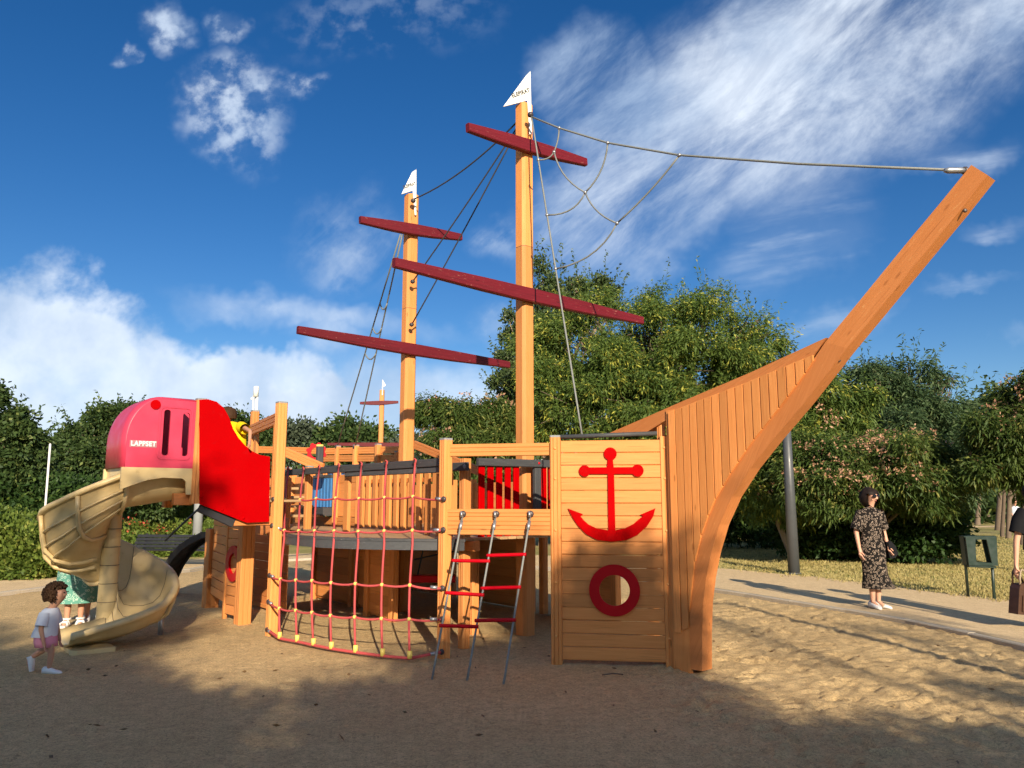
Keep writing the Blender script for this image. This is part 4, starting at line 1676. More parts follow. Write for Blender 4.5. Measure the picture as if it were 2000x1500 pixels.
# rounded roof and front shell between the two side walls
out_p = hood_profile(0.)[1:]
in_p = hood_profile(.03)[1:]
vs, fs = [], []
nd = 9
for i, ((a, b), (a2, b2)) in enumerate(zip(out_p, in_p)):
    for j in range(nd):
        w_ = j / (nd - 1)
        e = abs(2 * w_ - 1)
        k_ = e ** 8                                         # rounded shoulders
        aa, bb = a + (a2 - a) * k_, b + (b2 - b) * k_
        p = E1 * aa + U * (w_ * HD)
        vs.append((p.x, p.y, bb))
n1 = len(out_p)
for i in range(n1 - 1):
    for j in range(nd - 1):
        fs.append((i * nd + j, i * nd + j + 1, (i + 1) * nd + j + 1, (i + 1) * nd + j))
me = mesh(vs, fs, True)
bm = bmesh.new(); bm.from_mesh(me)
bmesh.ops.recalc_face_normals(bm, faces=bm.faces)
bm.to_mesh(me); bm.free()
roof = place('hood_roof', me, Matrix.Translation(HB), hood, 'hood', True)
md = roof.modifiers.new('thick', 'SOLIDIFY'); md.thickness = .02; md.offset = 0
# raised frame round the two slots, lens, nameplate
fr = slot(.03, .385, 1.975, 2.56, .055)
fi = slot(.048, .365, 1.993, 2.54, .045)
HF = hood_frame(0) if sg < 0 else hood_frame(0) @ Matrix.Translation((0, 0, -.008))
plate('slot_frame', fr, [fi], .008, HF, 'hood', hood)
lx = HB + an * .002 + E1 * .43 + UP * 2.565
plate('round_lens', circ(0, 0, .052, 0, 2 * math.pi, 24)[:-1], [], .010, frame(lx, W, UP), 'red', hood)
nq = HB + an * .004 + E1 * .525 + UP * 2.135
plate('nameplate', [(-.135, -.035), (.135, -.035), (.135, .035), (-.135, .035)], [], .004, frame(nq - an * .004, W, UP), m_paint('nameplate_grey', (.42, .20, .22), (.36, .16, .18), .4, .4, 20, .5), hood)
lettering('LAPPSET', .072, frame(nq + an * .003, W, UP), 'white', hood, .0015, squeeze=.86)
# beige collar beneath the hood
cp = [(-.0, 1.885), (-.0, 1.60), (.05, 1.60), (.06, 1.74), (.10, 1.775), (.30, 1.78), (.45, 1.755), (.60, 1.70), (.72, 1.65), (.72, 1.80), (.72, 1.885)]
CM = frame(HB - an * .0, E1, UP)
plate('collar', cp, [], .035, CM if sg > 0 else CM @ Matrix.Translation((0, 0, -.035)), 'slide', slide)
CM2 = frame(HB + U * (HD - .035), E1, UP)
plate('collar', [(0, 1.885), (0, 1.70), (.72, 1.66), (.72, 1.885)], [], .035, CM2 if sg > 0 else CM2 @ Matrix.Translation((0, 0, -.035)), 'slide', slide)
fm = frame(HB + E1 * .69, U, UP)
plate('collar', [(0.03, 1.70), (HD - .03, 1.70), (HD - .03, 1.884), (.03, 1.884)], [], .03, fm, 'slide', slide)
board('tower_beam', C + E1 * .0 + U * .12 + UP * 1.55, C + E1 * .20 + U * .12 + UP * 1.55, .13, .07, UP, 'wood_dark', ship)

# ================================================================== SECOND SHIP, far behind
fs_base = at(741, 975, 31.0); fs_base.z = 0
far_ship = thing('pirate_ship', 'distant second wooden ship whose small mast shows behind the stern rail', 'play ship', fs_base)


def fmast():
    s = .092
    prof = [(-s, -s + .03), (-s + .03, -s), (s - .03, -s), (s, -s + .03), (s, s - .03), (s - .03, s), (-s + .03, s), (-s, s - .03)]
    zt = at(743, 762, 31.0).z
    m_ = prism('mast', fs_base - UP * .2, V3((fs_base.x, fs_base.y, zt)), V3((1, 0, 0)), prof, 'wood', far_ship)
    yard(m_, at(703, 788, 30.85), at(778, 786, 30.95), .085, .05, .045)
    yard(m_, at(640, 868, 30.85), at(832, 869, 30.95), .085, .05, .045)
    O = at(747, 741, 30.9)
    Mx = frame(O, V3((1, 0, 0)), UP)
    pl = [at(x, y, 30.9) - O for x, y in ((747, 741), (754, 753), (748, 756), (748, 772), (746, 772))]
    plate('flag', [(p.x, p.z) for p in pl], [], .02, Mx, 'white', m_)


fmast()
fx = fs_base
hull = board('hull_side', fx + V3((-3.5, -1.3, .5)), fx + V3((3.5, -1.3, .5)), .9, .06, UP, 'wood', far_ship, g=(-.3, -.1, .1, .3))
board('hull_side', fx + V3((-3.5, 1.3, .5)), fx + V3((3.5, 1.3, .5)), .9, .06, UP, 'wood', far_ship, g=(-.3, -.1, .1, .3))
for dx in (-3.5, -1.7, 0, 1.7, 3.5):
    for dy in (-1.36, 1.36):
        post(far_ship, fx + V3((dx, dy, 0)), -.1, 1.6, .1, V3((0, 1, 0)), cap=False)
board('deck', fx + V3((-3.5, 0, .95)), fx + V3((3.5, 0, .95)), 2.5, .05, V3((0, 1, 0)), 'deck', far_ship)

# ================================================================== STREET FURNITURE
def lamp_post(name, label, P, h, r0, mat, grp='lamp posts of the park'):
    t = thing(name, label, 'lamp post', P, grp)
    lathe('base_plate', [(r0 * 1.9, 0), (r0 * 1.9, .02), (r0 * 1.2, .03), (r0 * 1.15, .10)], Matrix.Translation(P), mat, t, 14)
    tube('pole', [P + UP * .02, P + UP * h * .5, P + UP * h], r0, mat, t, 12, radii=[r0, r0 * .92, r0 * .8])
    tube('arm', [P + UP * h * .99, P + UP * (h + .10) + V3((-.5, 0, 0)), P + UP * (h + .12) + V3((-.9, 0, 0))], r0 * .5, mat, t, 8)
    q = P + UP * (h + .10) + V3((-1.1, 0, 0))
    lathe('lantern', [(.02, .10), (.2, .06), (.24, 0), (.22, -.03), (.05, -.04)], Matrix.Translation(q), mat, t, 14)
    return t


lp = G(1551, 1121, PATH_Z)
# hidden above by the bowsprit: a plain pole cut off behind it in the photograph
t = thing('lamp_post', 'dark grey round lamp post on the path behind the bowsprit', 'lamp post', lp, 'poles of the park')
lathe('base_plate', [(.14, 0), (.14, .02), (.125, .03)], Matrix.Translation(lp), 'lamp', t, 14)
tube('pole', [lp + UP * .01, lp + UP * 1.8, lp + UP * 3.6], .115, 'lamp', t, 14, radii=[.118, .10, .082])
lathe('lantern', [(.08, 0), (.14, .04), (.16, .16), (.10, .24), (.03, .26)], Matrix.Translation(lp + UP * 3.6), 'lamp', t, 12)
lp2 = V3((6.25, -.9, PATH_Z))
lamp_post('lamp_post', 'grey lamp post with side arm standing right of the viewer', lp2, 5.4, .06, 'lampmid', 'poles of the park')
lp3 = G(383, 1078, PATH_Z)
t = thing('lamp_post', 'short grey round pole behind the slide tower', 'lamp post', lp3, 'poles of the park')
tube('pole', [lp3, lp3 + UP * 1.4, lp3 + UP * 2.6], .13, 'lampmid', t, 12)
lathe('collar', [(.16, 0), (.16, .03), (.13, .05)], Matrix.Translation(lp3), 'lampmid', t, 12)
lathe('top_cap', [(.13, 0), (.11, .05), (.04, .08)], Matrix.Translation(lp3 + UP * 2.6), 'lampmid', t, 12)
q = at(93, 955, 18.0)
t = thing('flag_pole', 'thin white pole among the shrubs at the left edge', 'pole', V3((q.x, q.y, PATH_Z)), 'poles of the park')
tp = at(98, 868, 18.0)
tube('shaft', [V3((q.x, q.y, PATH_Z)), tp], .024, 'white', t, 8)
ball('tip', tp, .026, 'white', t)
q = at(493, 900, 60.0); q.z = PATH_Z
t = thing('floodlight_mast', 'tall white lighting mast far behind the boy in yellow', 'light mast', q, 'poles of the park')
zt = at(493, 802, 60).z; ztt = at(497, 754, 60).z
for dx in (-.16, .14):
    tube('strut', [q + V3((dx, 0, 0)), V3((q.x + dx, q.y, zt + 1.2))], .07, 'white', t, 8)
tube('strut', [q + V3((0, .2, 0)), V3((q.x, q.y + .2, zt + 1.2))], .09, 'white', t, 8)
lathe('light_drum', [(.2, 0), (.2, 0.8), (.18, .82)], Matrix.Translation(V3((q.x + .02, q.y, ztt - .85))), 'white', t, 12)
board('side_lamp', V3((q.x - .1, q.y, ztt - 1.0)), V3((q.x - .34, q.y, ztt - 1.0)), .18, .18, UP, 'white', t)


def bench():
    P = at(330, 1112, 17.6); P.z = PATH_Z
    d = V3((1, -.12, 0)).normalized(); b = V3((.12, 1, 0)).normalized()
    t = thing('park_bench', 'black slatted metal bench behind the beige slide', 'bench', P)
    for k in range(5):
        board('seat_slat', P - d * 1.15 + UP * .36 + b * (k * .095), P + d * 1.0 + UP * .36 + b * (k * .095), .07, .03, b, 'bench', t)
    for k in range(4):
        o = b * (.42 + k * .045) + UP * (.42 + k * .075)
        board('back_slat', P - d * 1.15 + o, P + d * 1.0 + o, .07, .028, UP + b * .4, 'bench', t)
    for s in (-.95, .85):
        board('leg', P + d * s, P + d * s + UP * .36, .05, .03, b, 'bench', t)
        board('leg', P + d * s + b * .45 - UP * .0, P + d * s + b * .60 + UP * .70, .05, .03, d, 'bench', t)
        board('foot_rail', P + d * s - b * .05 + UP * .06, P + d * s + b * .5 + UP * .06, .04, .03, d, 'bench', t)


bench()


def litter_bin():
    a, b = G(1891, 1165, PATH_Z), G(1942, 1171, PATH_Z)
    Y = (a.y + b.y) / 2
    P = (a + b) / 2
    t = thing('litter_bin', 'dark green metal litter bin frame on two splayed legs beside the path', 'litter bin', P)
    tl, tr = at(1877, 1049, Y), at(1936, 1049, Y)
    ml, mr = at(1886, 1105, Y), at(1938, 1107, Y)
    for (q0, q1) in ((a, ml), (b, mr)):
        tube('leg', [q0, q1, q1.lerp(q0, -.06)], .022, 'bin', t, 8)
    Mx = frame(V3((tl.x, Y - .12, 0)), V3((1, 0, 0)), UP)
    x = lambda px, py: (at(px, py, Y).x - tl.x, at(px, py, Y).z)
    for yy in (-.10, .02):
        Mq = frame(V3((tl.x, Y + yy, 0)), V3((1, 0, 0)), UP)
        plate('side_wall' if yy > 0 else 'front_wall', [x(1877, 1048), x(1937, 1047), x(1940, 1104), x(1884, 1103)],
              [[x(1896, 1053), x(1918, 1053), x(1928, 1098), x(1898, 1097)]], .02, Mq, 'bin', t)
    pl = [x(1877, 1048), x(1884, 1103)]; pr = [x(1937, 1047), x(1940, 1104)]
    for q in (pl, pr):
        board('end_wall', V3((tl.x + q[0][0], Y - .02, q[0][1])), V3((tl.x + q[1][0], Y - .02, q[1][1])), .12, .018, V3((0, 1, 0)), 'bin', t)
    board('top_rim', V3((tl.x - .01, Y - .03, tl.z + .01)), V3((tr.x + .01, Y - .03, tr.z + .012)), .15, .022, V3((0, 1, 0)), 'bin', t)
    board('base_rail', V3((ml.x, Y - .03, ml.z)), V3((mr.x, Y - .03, mr.z)), .14, .03, V3((0, 1, 0)), 'bin', t)


litter_bin()

# ================================================================== PEOPLE
def skin_mesh(V, E, Rd, root=0, sub=2):
    me = bpy.data.meshes.new('skin')
    me.from_pydata([tuple(v) for v in V], E, [])
    ob = bpy.data.objects.new('skin', me)
    COL.objects.link(ob)
    ob.modifiers.new('s', 'SKIN').use_smooth_shade = True
    ss = ob.modifiers.new('d', 'SUBSURF'); ss.levels = sub; ss.render_levels = sub
    for i, r in enumerate(Rd):
        me.skin_vertices[0].data[i].radius = (r, r) if not isinstance(r, tuple) else r
        me.skin_vertices[0].data[i].use_root = (i == root)
    dg = bpy.context.evaluated_depsgraph_get()
    out = bpy.data.meshes.new_from_object(ob.evaluated_get(dg))
    bpy.data.objects.remove(ob)
    out.materials.clear()
    return out


def loft(name, rings, mat, parent, n=20, fold=0., nf=7, cap=True, seed=0):
    """rings: (centre, rx, ry) stacked along a body; elliptical cross sections in the local xy"""
    vs, fs = [], []
    O = V3(rings[0][0])
    for j, (c, rx, ry) in enumerate(rings):
        for k in range(n):
            a = 2 * math.pi * k / n
            f = 1 + fold * (j / max(1, len(rings) - 1)) * math.sin(nf * a + seed + j * .25)
            vs.append(V3(c) - O + V3((math.cos(a) * rx * f, math.sin(a) * ry * f, 0)))
    for j in range(len(rings) - 1):
        for k in range(n):
            fs.append((j * n + k, j * n + (k + 1) % n, j * n + n + (k + 1) % n, j * n + n + k))
    if cap:
        fs.append(tuple(range(n))[::-1]); fs.append(tuple(range((len(rings) - 1) * n, len(rings) * n)))
    me = mesh(vs, fs, True)
    bm = bmesh.new(); bm.from_mesh(me); bmesh.ops.recalc_face_normals(bm, faces=bm.faces); bm.to_mesh(me); bm.free()
    return place(name, me, parent_M[parent.name] @ Matrix.Translation(O), parent, mat, True)


parent_M = {}


def person(label, P, yaw, group='people in the park'):
    t = thing('person', label, 'person', P, group)
    Mx = Matrix.Translation(P) @ Matrix.Rotation(yaw, 4, 'Z')
    t.matrix_basis = Mx
    WM[t.name] = Mx
    parent_M[t.name] = Mx
    return t


def pmesh(name, me, parent, mat, smooth=True):
    return place(name, me, parent_M[parent.name], parent, mat, smooth)


def body_graph():
    return {'V': [], 'E': [], 'R': []}


def addv(g, p, r, link=None):
    g['V'].append(V3(p)); g['R'].append(r)
    i = len(g['V']) - 1
    if link is not None:
        g['E'].append((link, i))
    return i


def hand(g, wrist, palm_dir, side_dir, wi, s=1.0, curl=.35):
    """palm and five fingers grown from the wrist vertex wi"""
    pd = V3(palm_dir).normalized(); sd = V3(side_dir).normalized(); nd = pd.cross(sd).normalized()
    w = V3(wrist)
    p = addv(g, w + pd * .045 * s, (.026 * s, .017 * s), wi)
    k = addv(g, w + pd * .085 * s, (.034 * s, .014 * s), p)
    for j, (off, ln) in enumerate(((-.030, .062), (-.010, .075), (.010, .070), (.028, .055))):
        a = addv(g, w + pd * (.10 * s) + sd * (off * s), .009 * s, k)
        b = addv(g, w + pd * ((.10 + ln * .5) * s) + sd * (off * 1.1 * s) + nd * (curl * .03 * s), .008 * s, a)
        addv(g, w + pd * ((.10 + ln * .85) * s) + sd * (off * 1.1 * s) + nd * (curl * .09 * s), .007 * s, b)
    a = addv(g, w + pd * .055 * s - sd * .034 * s + nd * .012 * s, .010 * s, p)
    addv(g, w + pd * .095 * s - sd * .048 * s + nd * .028 * s, .008 * s, a)


def make_body(h, legs, arms, head_c, head_r, neck, chest, pelvis, shoulders, hips, hand_s, thick=1.0, nose=None, hand_dir=None):
    g = body_graph()
    pv = addv(g, pelvis, .105 * thick * h / 1.65)
    wa = addv(g, V3(pelvis).lerp(V3(chest), .5), (.105 * thick * h / 1.65, .085 * thick * h / 1.65), pv)
    ch = addv(g, chest, (.12 * thick * h / 1.65, .09 * thick * h / 1.65), wa)
    nk = addv(g, neck, .045 * h / 1.65 * thick, ch)
    hr = head_r
    hc = V3(head_c)
    j = addv(g, hc + V3((0, 0, -hr * .45)) + (V3(nose) * hr * .15 if nose else V3()), hr * .62, nk)
    m_ = addv(g, hc + V3((0, 0, .12 * hr)), (hr * .80, hr * .92), j)
    addv(g, hc + V3((0, 0, hr * .72)), (hr * .60, hr * .72), m_)
    if nose:
        addv(g, hc + V3(nose) * hr * 1.05 + V3((0, 0, -hr * .12)), hr * .10, m_)
    for s, (el, wr) in zip((-1, 1), arms):
        sp_ = addv(g, shoulders[0 if s < 0 else 1], .048 * h / 1.65 * thick, ch)
        e = addv(g, el, .036 * h / 1.65 * thick, sp_)
        w = addv(g, wr, .024 * h / 1.65 * thick, e)
        d = (V3(wr) - V3(el)).normalized()
        hand(g, wr, d, V3((0, 1, 0)) if abs(d.z) > .5 else V3((1, 0, 0)), w, hand_s)
    for s, (kn, an_, toe) in zip((0, 1), legs):
        hp_ = addv(g, hips[s], .075 * h / 1.65 * thick, pv)
        k = addv(g, kn, .052 * h / 1.65 * thick, hp_)
        cf = addv(g, V3(kn).lerp(V3(an_), .35), .050 * h / 1.65 * thick, k)
        a = addv(g, an_, .031 * h / 1.65 * thick, cf)
        addv(g, toe, .026 * h / 1.65 * thick, a)
    return skin_mesh(g['V'], g['E'], g['R'])


def shoe(parent, ankle, fwd, s=1.0, mat='shoe', name='shoe', up=V3((0, 0, 1)), h=.085):
    """low shoe with sole, local frame from fwd"""
    f = V3(fwd).normalized(); up = V3(up).normalized(); sd = f.cross(up).normalized(); up = sd.cross(f)
    vs, fs = [], []
    prof = [(-.075, .036, .09), (-.06, .040, .10), (-.02, .042, .095), (.03, .044, .082), (.08, .048, .060), (.13, .045, .048), (.165, .030, .036), (.178, .012, .024)]
    for (x, w, z) in prof:
        for k in range(10):
            a = 2 * math.pi * k / 10
            y = math.cos(a) * w
            zz = z / 2 + math.sin(a) * z / 2
            vs.append(f * x * s + sd * y * s + up * max(0, zz) * s * h / .085)
    for j in range(len(prof) - 1):
        for k in range(10):
            fs.append((j * 10 + k, j * 10 + (k + 1) % 10, j * 10 + 10 + (k + 1) % 10, j * 10 + 10 + k))
    fs += [tuple(range(10))[::-1], tuple(range(70, 80))]
    me = mesh([v + V3(ankle) for v in vs], fs, True)
    bm = bmesh.new(); bm.from_mesh(me); bmesh.ops.recalc_face_normals(bm, faces=bm.faces); bm.to_mesh(me); bm.free()
    return pmesh(name, me, parent, mat)


def hair_mesh(c, r, sx, sy, sz, cut, seed=0, lump=.12, face=V3((0, -1, 0)), freq=5.0):
    """cap of hair: a lumpy ball opened at the face, hanging to cut below the centre"""
    bm = bmesh.new()
    bmesh.ops.create_icosphere(bm, subdivisions=4, radius=1.0)
    dead = []
    for v in bm.verts:
        d = v.co.normalized()
        if d.dot(face) > .50 and d.z < .26:
            dead.append(v)
        elif d.z < cut:
            dead.append(v)
        q = fbm(np.array([d.x * freq + d.z * 3 + seed]), np.array([d.y * freq + d.z * freq * .7]), 3, seed)[0] - .45
        k = 1 + lump * q * 2
        v.co = V3((d.x * sx, d.y * sy, d.z * sz)) * r * k
    bmesh.ops.delete(bm, geom=dead, context='VERTS')
    me = bpy.data.meshes.new('hair')
    for v in bm.verts:
        v.co += V3(c)
    bm.to_mesh(me); bm.free()
    return me


def face_bits(parent, hc, hr, fwd, glasses=False):
    f = V3(fwd).normalized(); sd = f.cross(UP).normalized()
    hc = V3(hc)
    if glasses:
        for s in (-1, 1):
            q = hc + f * hr * .93 + sd * s * hr * .38 + UP * hr * .10
            me = bpy.data.meshes.new('lens')
            bm = bmesh.new(); bmesh.ops.create_uvsphere(bm, u_segments=10, v_segments=6, radius=hr * .30)
            for v in bm.verts:
                v.co = q + sd * v.co.x * 1.15 + f * v.co.y * .35 + UP * v.co.z * .85
            bm.to_mesh(me); bm.free()
            pmesh('sunglass_lens', me, parent, 'glass')
    else:
        for s in (-1, 1):
            q = hc + f * hr * .86 + sd * s * hr * .36 + UP * hr * .08
            me = bpy.data.meshes.new('eye')
            bm = bmesh.new(); bmesh.ops.create_uvsphere(bm, u_segments=8, v_segments=5, radius=hr * .075)
            for v in bm.verts:
                v.co = q + v.co
            bm.to_mesh(me); bm.free()
            pmesh('eye', me, parent, 'eye')
    q = hc + f * hr * .80 - UP * hr * .50
    me = bpy.data.meshes.new('mouth')
    bm = bmesh.new(); bmesh.ops.create_uvsphere(bm, u_segments=8, v_segments=5, radius=hr * .13)
    for v in bm.verts:
        v.co = q + sd * v.co.x * 1.1 + f * v.co.y * .4 + UP * v.co.z * .4
    bm.to_mesh(me); bm.free()
    pmesh('mouth', me, parent, 'lips')


# -- woman in the black printed dress (local -y faces the viewer)
Pw = G(1712, 1188, PATH_Z)
wo = person('person in long black printed dress and white trainers standing on the path', Pw, R(14))
hcw = (0.01, -.02, 1.53)
me = make_body(1.65,
               legs=(((-.055, -.01, .46), (-.05, 0, .085), (-.05, -.10, .03)), ((.065, .01, .46), (.055, .02, .085), (.07, -.08, .03))),
               arms=(((-.235, .02, 1.05), (-.235, -.03, .81)), ((.22, .03, 1.06), (.235, -.02, .86))),
               head_c=hcw, head_r=.105, neck=(0, 0, 1.38), chest=(0, 0, 1.22), pelvis=(0, 0, .88),
               shoulders=((-.155, 0, 1.315), (.155, 0, 1.315)), hips=((-.08, 0, .85), (.08, 0, .85)), hand_s=.95, nose=(.25, -.95, -.1))
pmesh('body', me, wo, 'skin')
loft('dress', [((0, 0, 1.385), .055, .05), ((0, 0, 1.365), .105, .075), ((0, 0, 1.33), .165, .095), ((0, 0, 1.25), .175, .112), ((0, 0, 1.12), .158, .112), ((0, 0, 1.02), .148, .105), ((0, 0, .94), .165, .118),
               ((.01, 0, .82), .185, .130), ((.01, 0, .62), .178, .128), ((.02, 0, .45), .185, .135), ((.04, 0, .34), .215, .150), ((.07, 0, .27), .245, .165)], 'dress_black', wo, 26, .055, 6, False)
for s, el in ((-1, (-.235, .02, 1.07)), (1, (.22, .03, 1.08))):
    a = V3((s * .125, 0, 1.325)); b = V3(el)
    tube('sleeve', [parent_M[wo.name] @ (a.lerp(b, k / 4)) for k in range(5)], .07, 'dress_black', wo, 12, radii=[.075, .082, .083, .082, .078], closed_ends=False)
pmesh('hair', hair_mesh((hcw[0], hcw[1] + .025, hcw[2] - .012), .128, 1.06, 1.05, 1.16, -.93, 3, .10, V3((.2, -.98, 0))), wo, 'hair_dark')
face_bits(wo, hcw, .105, (.25, -.95, -.05), True)
shoe(wo, (-.05, .0, 0), (-.12, -1, 0), 1.0)
shoe(wo, (.06, .02, 0), (.42, -.9, 0), 1.0)
# her bag, carried under the arm
hb = parent_M[wo.name] @ V3((.275, -.02, .80))
bag = thing('shoulder_bag', 'small black bag held at the hip of the printed dress', 'bag', hb)
Mb_ = frame(hb, V3((1, .2, 0)), UP)
plate('pouch', [(-.07, .10), (-.01, .12), (.07, .04), (.105, -.06), (.05, -.12), (-.03, -.13), (-.06, 0)], [], .06, Mb_ @ Matrix.Translation((0, 0, -.035)), 'cloth_black', bag)
plate('flap', [(-.06, .09), (-.01, .11), (.06, .03), (.04, -.03), (-.05, .0)], [], .012, Mb_ @ Matrix.Translation((0, 0, .037)), 'cloth_black', bag)
tube('strap', [hb + V3((-.06, 0, .12)), hb + V3((-.10, 0, .32)), hb + V3((-.14, .02, .48))], .010, 'cloth_black', bag, 6)

# -- toddler walking to the slide (faces +x)
Pc = G(86, 1316); Pc.z = sand_z(Pc.x, Pc.y) - .005
ch = person('toddler with dark curls, white shirt and pink shorts walking towards the slide', Pc, R(4))
hcc = (.055, 0, .685)
me = make_body(.82,
               legs=(((.065, -.035, .215), (.055, -.035, .045), (.115, -.035, .018)), ((-.015, .035, .215), (-.165, .035, .115), (-.150, .035, .045))),
               arms=(((-.005, -.115, .40), (.035, -.12, .28)), ((.02, .115, .40), (.05, .12, .28))),
               head_c=hcc, head_r=.088, neck=(.02, 0, .575), chest=(.0, 0, .49), pelvis=(-.01, 0, .345),
               shoulders=((0, -.088, .53), (0, .088, .53)), hips=((0, -.042, .33), (-.01, .042, .33)), hand_s=.52, thick=1.22, nose=(.98, 0, .15))
pmesh('body', me, ch, 'skin2')
loft('shirt', [((.015, 0, .572), .045, .05), ((.01, 0, .555), .062, .088), ((.005, 0, .51), .078, .105), ((-.005, 0, .43), .085, .102), ((-.02, 0, .36), .098, .110), ((-.025, 0, .325), .102, .113)], 'cloth_white', ch, 22, .03, 5, False)
for s, el in ((-1, (-.004, -.115, .425)), (1, (.018, .115, .425))):
    a = V3((0, s * .08, .535)); b = V3(el)
    tube('sleeve', [parent_M[ch.name] @ (a.lerp(b, k / 3)) for k in range(4)], .045, 'cloth_white', ch, 12, radii=[.045, .05, .051, .052], closed_ends=False)
loft('shorts', [((-.02, 0, .37), .088, .096), ((-.015, 0, .33), .092, .103), ((-.01, 0, .28), .094, .106), ((-.002, 0, .235), .090, .104)], 'cloth_pink', ch, 22, .03, 6, True)
# curls: many small tufts over the head
bm = bmesh.new()
rr_ = np.random.default_rng(5)
for k in range(420):
    while True:
        d = V3(rr_.normal(0, 1, 3)).normalized()
        if not (d.x > .42 and d.z < .55) and d.z > -.62:
            break
    res = bmesh.ops.create_icosphere(bm, subdivisions=1, radius=float(rr_.uniform(.009, .016)))
    for v in res['verts']:
        v.co += V3((hcc[0] - .012, 0, hcc[2] + .012)) + V3((d.x * .096, d.y * .091, d.z * .096)) * float(rr_.uniform(.86, 1.12))
me = bpy.data.meshes.new('curls'); bm.to_mesh(me); bm.free()
pmesh('hair', me, ch, 'hair_brown')
face_bits(ch, hcc, .092, (.96, 0, .2))
shoe(ch, (.055, -.035, 0), (1, -.1, 0), .68)
shoe(ch, (-.165, .035, .085), (.30, 0, -1), .68, up=V3((1, 0, .3)))

# -- woman in green dress behind the slide: chute hides her above the waist
Pg = G(142, 1222); Pg.z = sand_z(Pg.x, Pg.y)
gw = person('person in green floral dress and white sandals standing behind the slide', Pg, R(18))
hcg = (.02, -.02, 1.50)
me = make_body(1.62,
               legs=(((-.07, 0, .45), (-.07, 0, .075), (-.08, -.12, .025)), ((.075, .02, .45), (.075, .02, .075), (.09, -.10, .025))),
               arms=(((-.235, -.02, 1.0), (-.205, -.06, .80)), ((.23, .02, 1.02), (.25, -.06, .80))),
               head_c=hcg, head_r=.105, neck=(0, 0, 1.35), chest=(0, 0, 1.2), pelvis=(0, 0, .86),
               shoulders=((-.16, 0, 1.29), (.16, 0, 1.29)), hips=((-.085, 0, .83), (.085, 0, .83)), hand_s=.95, nose=(0, -1, 0))
pmesh('body', me, gw, 'skin2')
loft('dress', [((0, 0, 1.37), .055, .05), ((0, 0, 1.34), .12, .08), ((0, 0, 1.29), .175, .10), ((0, 0, 1.2), .18, .115), ((0, 0, 1.08), .16, .11), ((0, 0, .98), .155, .11), ((0, 0, .88), .185, .135),
               ((.01, 0, .72), .215, .155), ((.01, 0, .52), .225, .16), ((.01, 0, .36), .235, .165), ((.01, 0, .28), .24, .17)], 'dress_green', gw, 30, .05, 8, False)
for s, el in ((-1, (-.225, -.01, 1.10)), (1, (.225, .01, 1.10))):
    a = V3((s * .13, 0, 1.31)); b = V3(el)
    tube('sleeve', [parent_M[gw.name] @ (a.lerp(b, k / 4)) for k in range(5)], .07, 'dress_green', gw, 12, radii=[.075, .08, .08, .08, .078], closed_ends=False)
pmesh('hair', hair_mesh((hcg[0], hcg[1] + .02, hcg[2] + .015), .118, 1.0, 1.05, 1.06, -.95, 9, .10), gw, 'hair_brown')
face_bits(gw, hcg, .105, (0, -1, 0))
for (a, f) in (((-.07, .0, 0), (-.1, -1, 0)), ((.075, .02, 0), (.22, -1, 0))):
    M4 = parent_M[gw.name]
    ff = V3(f).normalized(); sd_ = ff.cross(UP)
    a = V3(a)
    plate('sandal_sole', [(-.075, -.035), (.10, -.045), (.17, -.035), (.185, 0), (.17, .035), (.10, .045), (-.075, .035)], [], .022, M4 @ frame(a + UP * -.002, ff, UP.cross(ff)), 'shoe', gw)
    for x in (.045, .10):
        tube('sandal_strap', [M4 @ (a + ff * x + sd_ * -.045 + UP * .02), M4 @ (a + ff * x + sd_ * -.03 + UP * .06), M4 @ (a + ff * x + sd_ * .03 + UP * .06), M4 @ (a + ff * x + sd_ * .045 + UP * .02)], .016, 'shoe', gw, 6)
    tube('sandal_strap', [M4 @ (a + V3((math.cos(k * math.pi / 6) * .042, math.sin(k * math.pi / 6) * .048, .085))) for k in range(13)], .013, 'shoe', gw, 6)
# -- second adult just behind her, dark teal skirt
Pg2 = Pg + V3((.06, .34, 0))
g2 = person('person in dark teal skirt half hidden behind the green dress', Pg2, R(25))
me = make_body(1.6,
               legs=(((-.07, 0, .45), (-.07, 0, .075), (-.08, -.12, .025)), ((.075, .02, .45), (.075, .02, .075), (.09, -.10, .025))),
               arms=(((-.235, -.02, 1.0), (-.205, -.06, .80)), ((.23, .02, 1.02), (.22, -.06, .80))),
               head_c=(0, 0, 1.49), head_r=.105, neck=(0, 0, 1.34), chest=(0, 0, 1.2), pelvis=(0, 0, .86),
               shoulders=((-.16, 0, 1.29), (.16, 0, 1.29)), hips=((-.085, 0, .83), (.085, 0, .83)), hand_s=.95, nose=(0, -1, 0))
pmesh('body', me, g2, 'skin2')
loft('skirt', [((0, 0, 1.0), .15, .11), ((0, 0, .88), .175, .13), ((0, 0, .62), .20, .15), ((0, 0, .42), .205, .155)], 'trouser', g2, 26, .05, 8, False)
loft('top', [((0, 0, 1.36), .06, .05), ((0, 0, 1.31), .17, .10), ((0, 0, 1.2), .18, .115), ((0, 0, .97), .158, .115)], 'trouser', g2, 22, .02, 5, False)
pmesh('hair', hair_mesh((0, .02, 1.505), .118, 1.0, 1.05, 1.06, -.9, 12, .10), g2, 'hair_brown')
shoe(g2, (-.07, 0, 0), (0, -1, 0), 1.0); shoe(g2, (.075, .02, 0), (.2, -1, 0), 1.0)

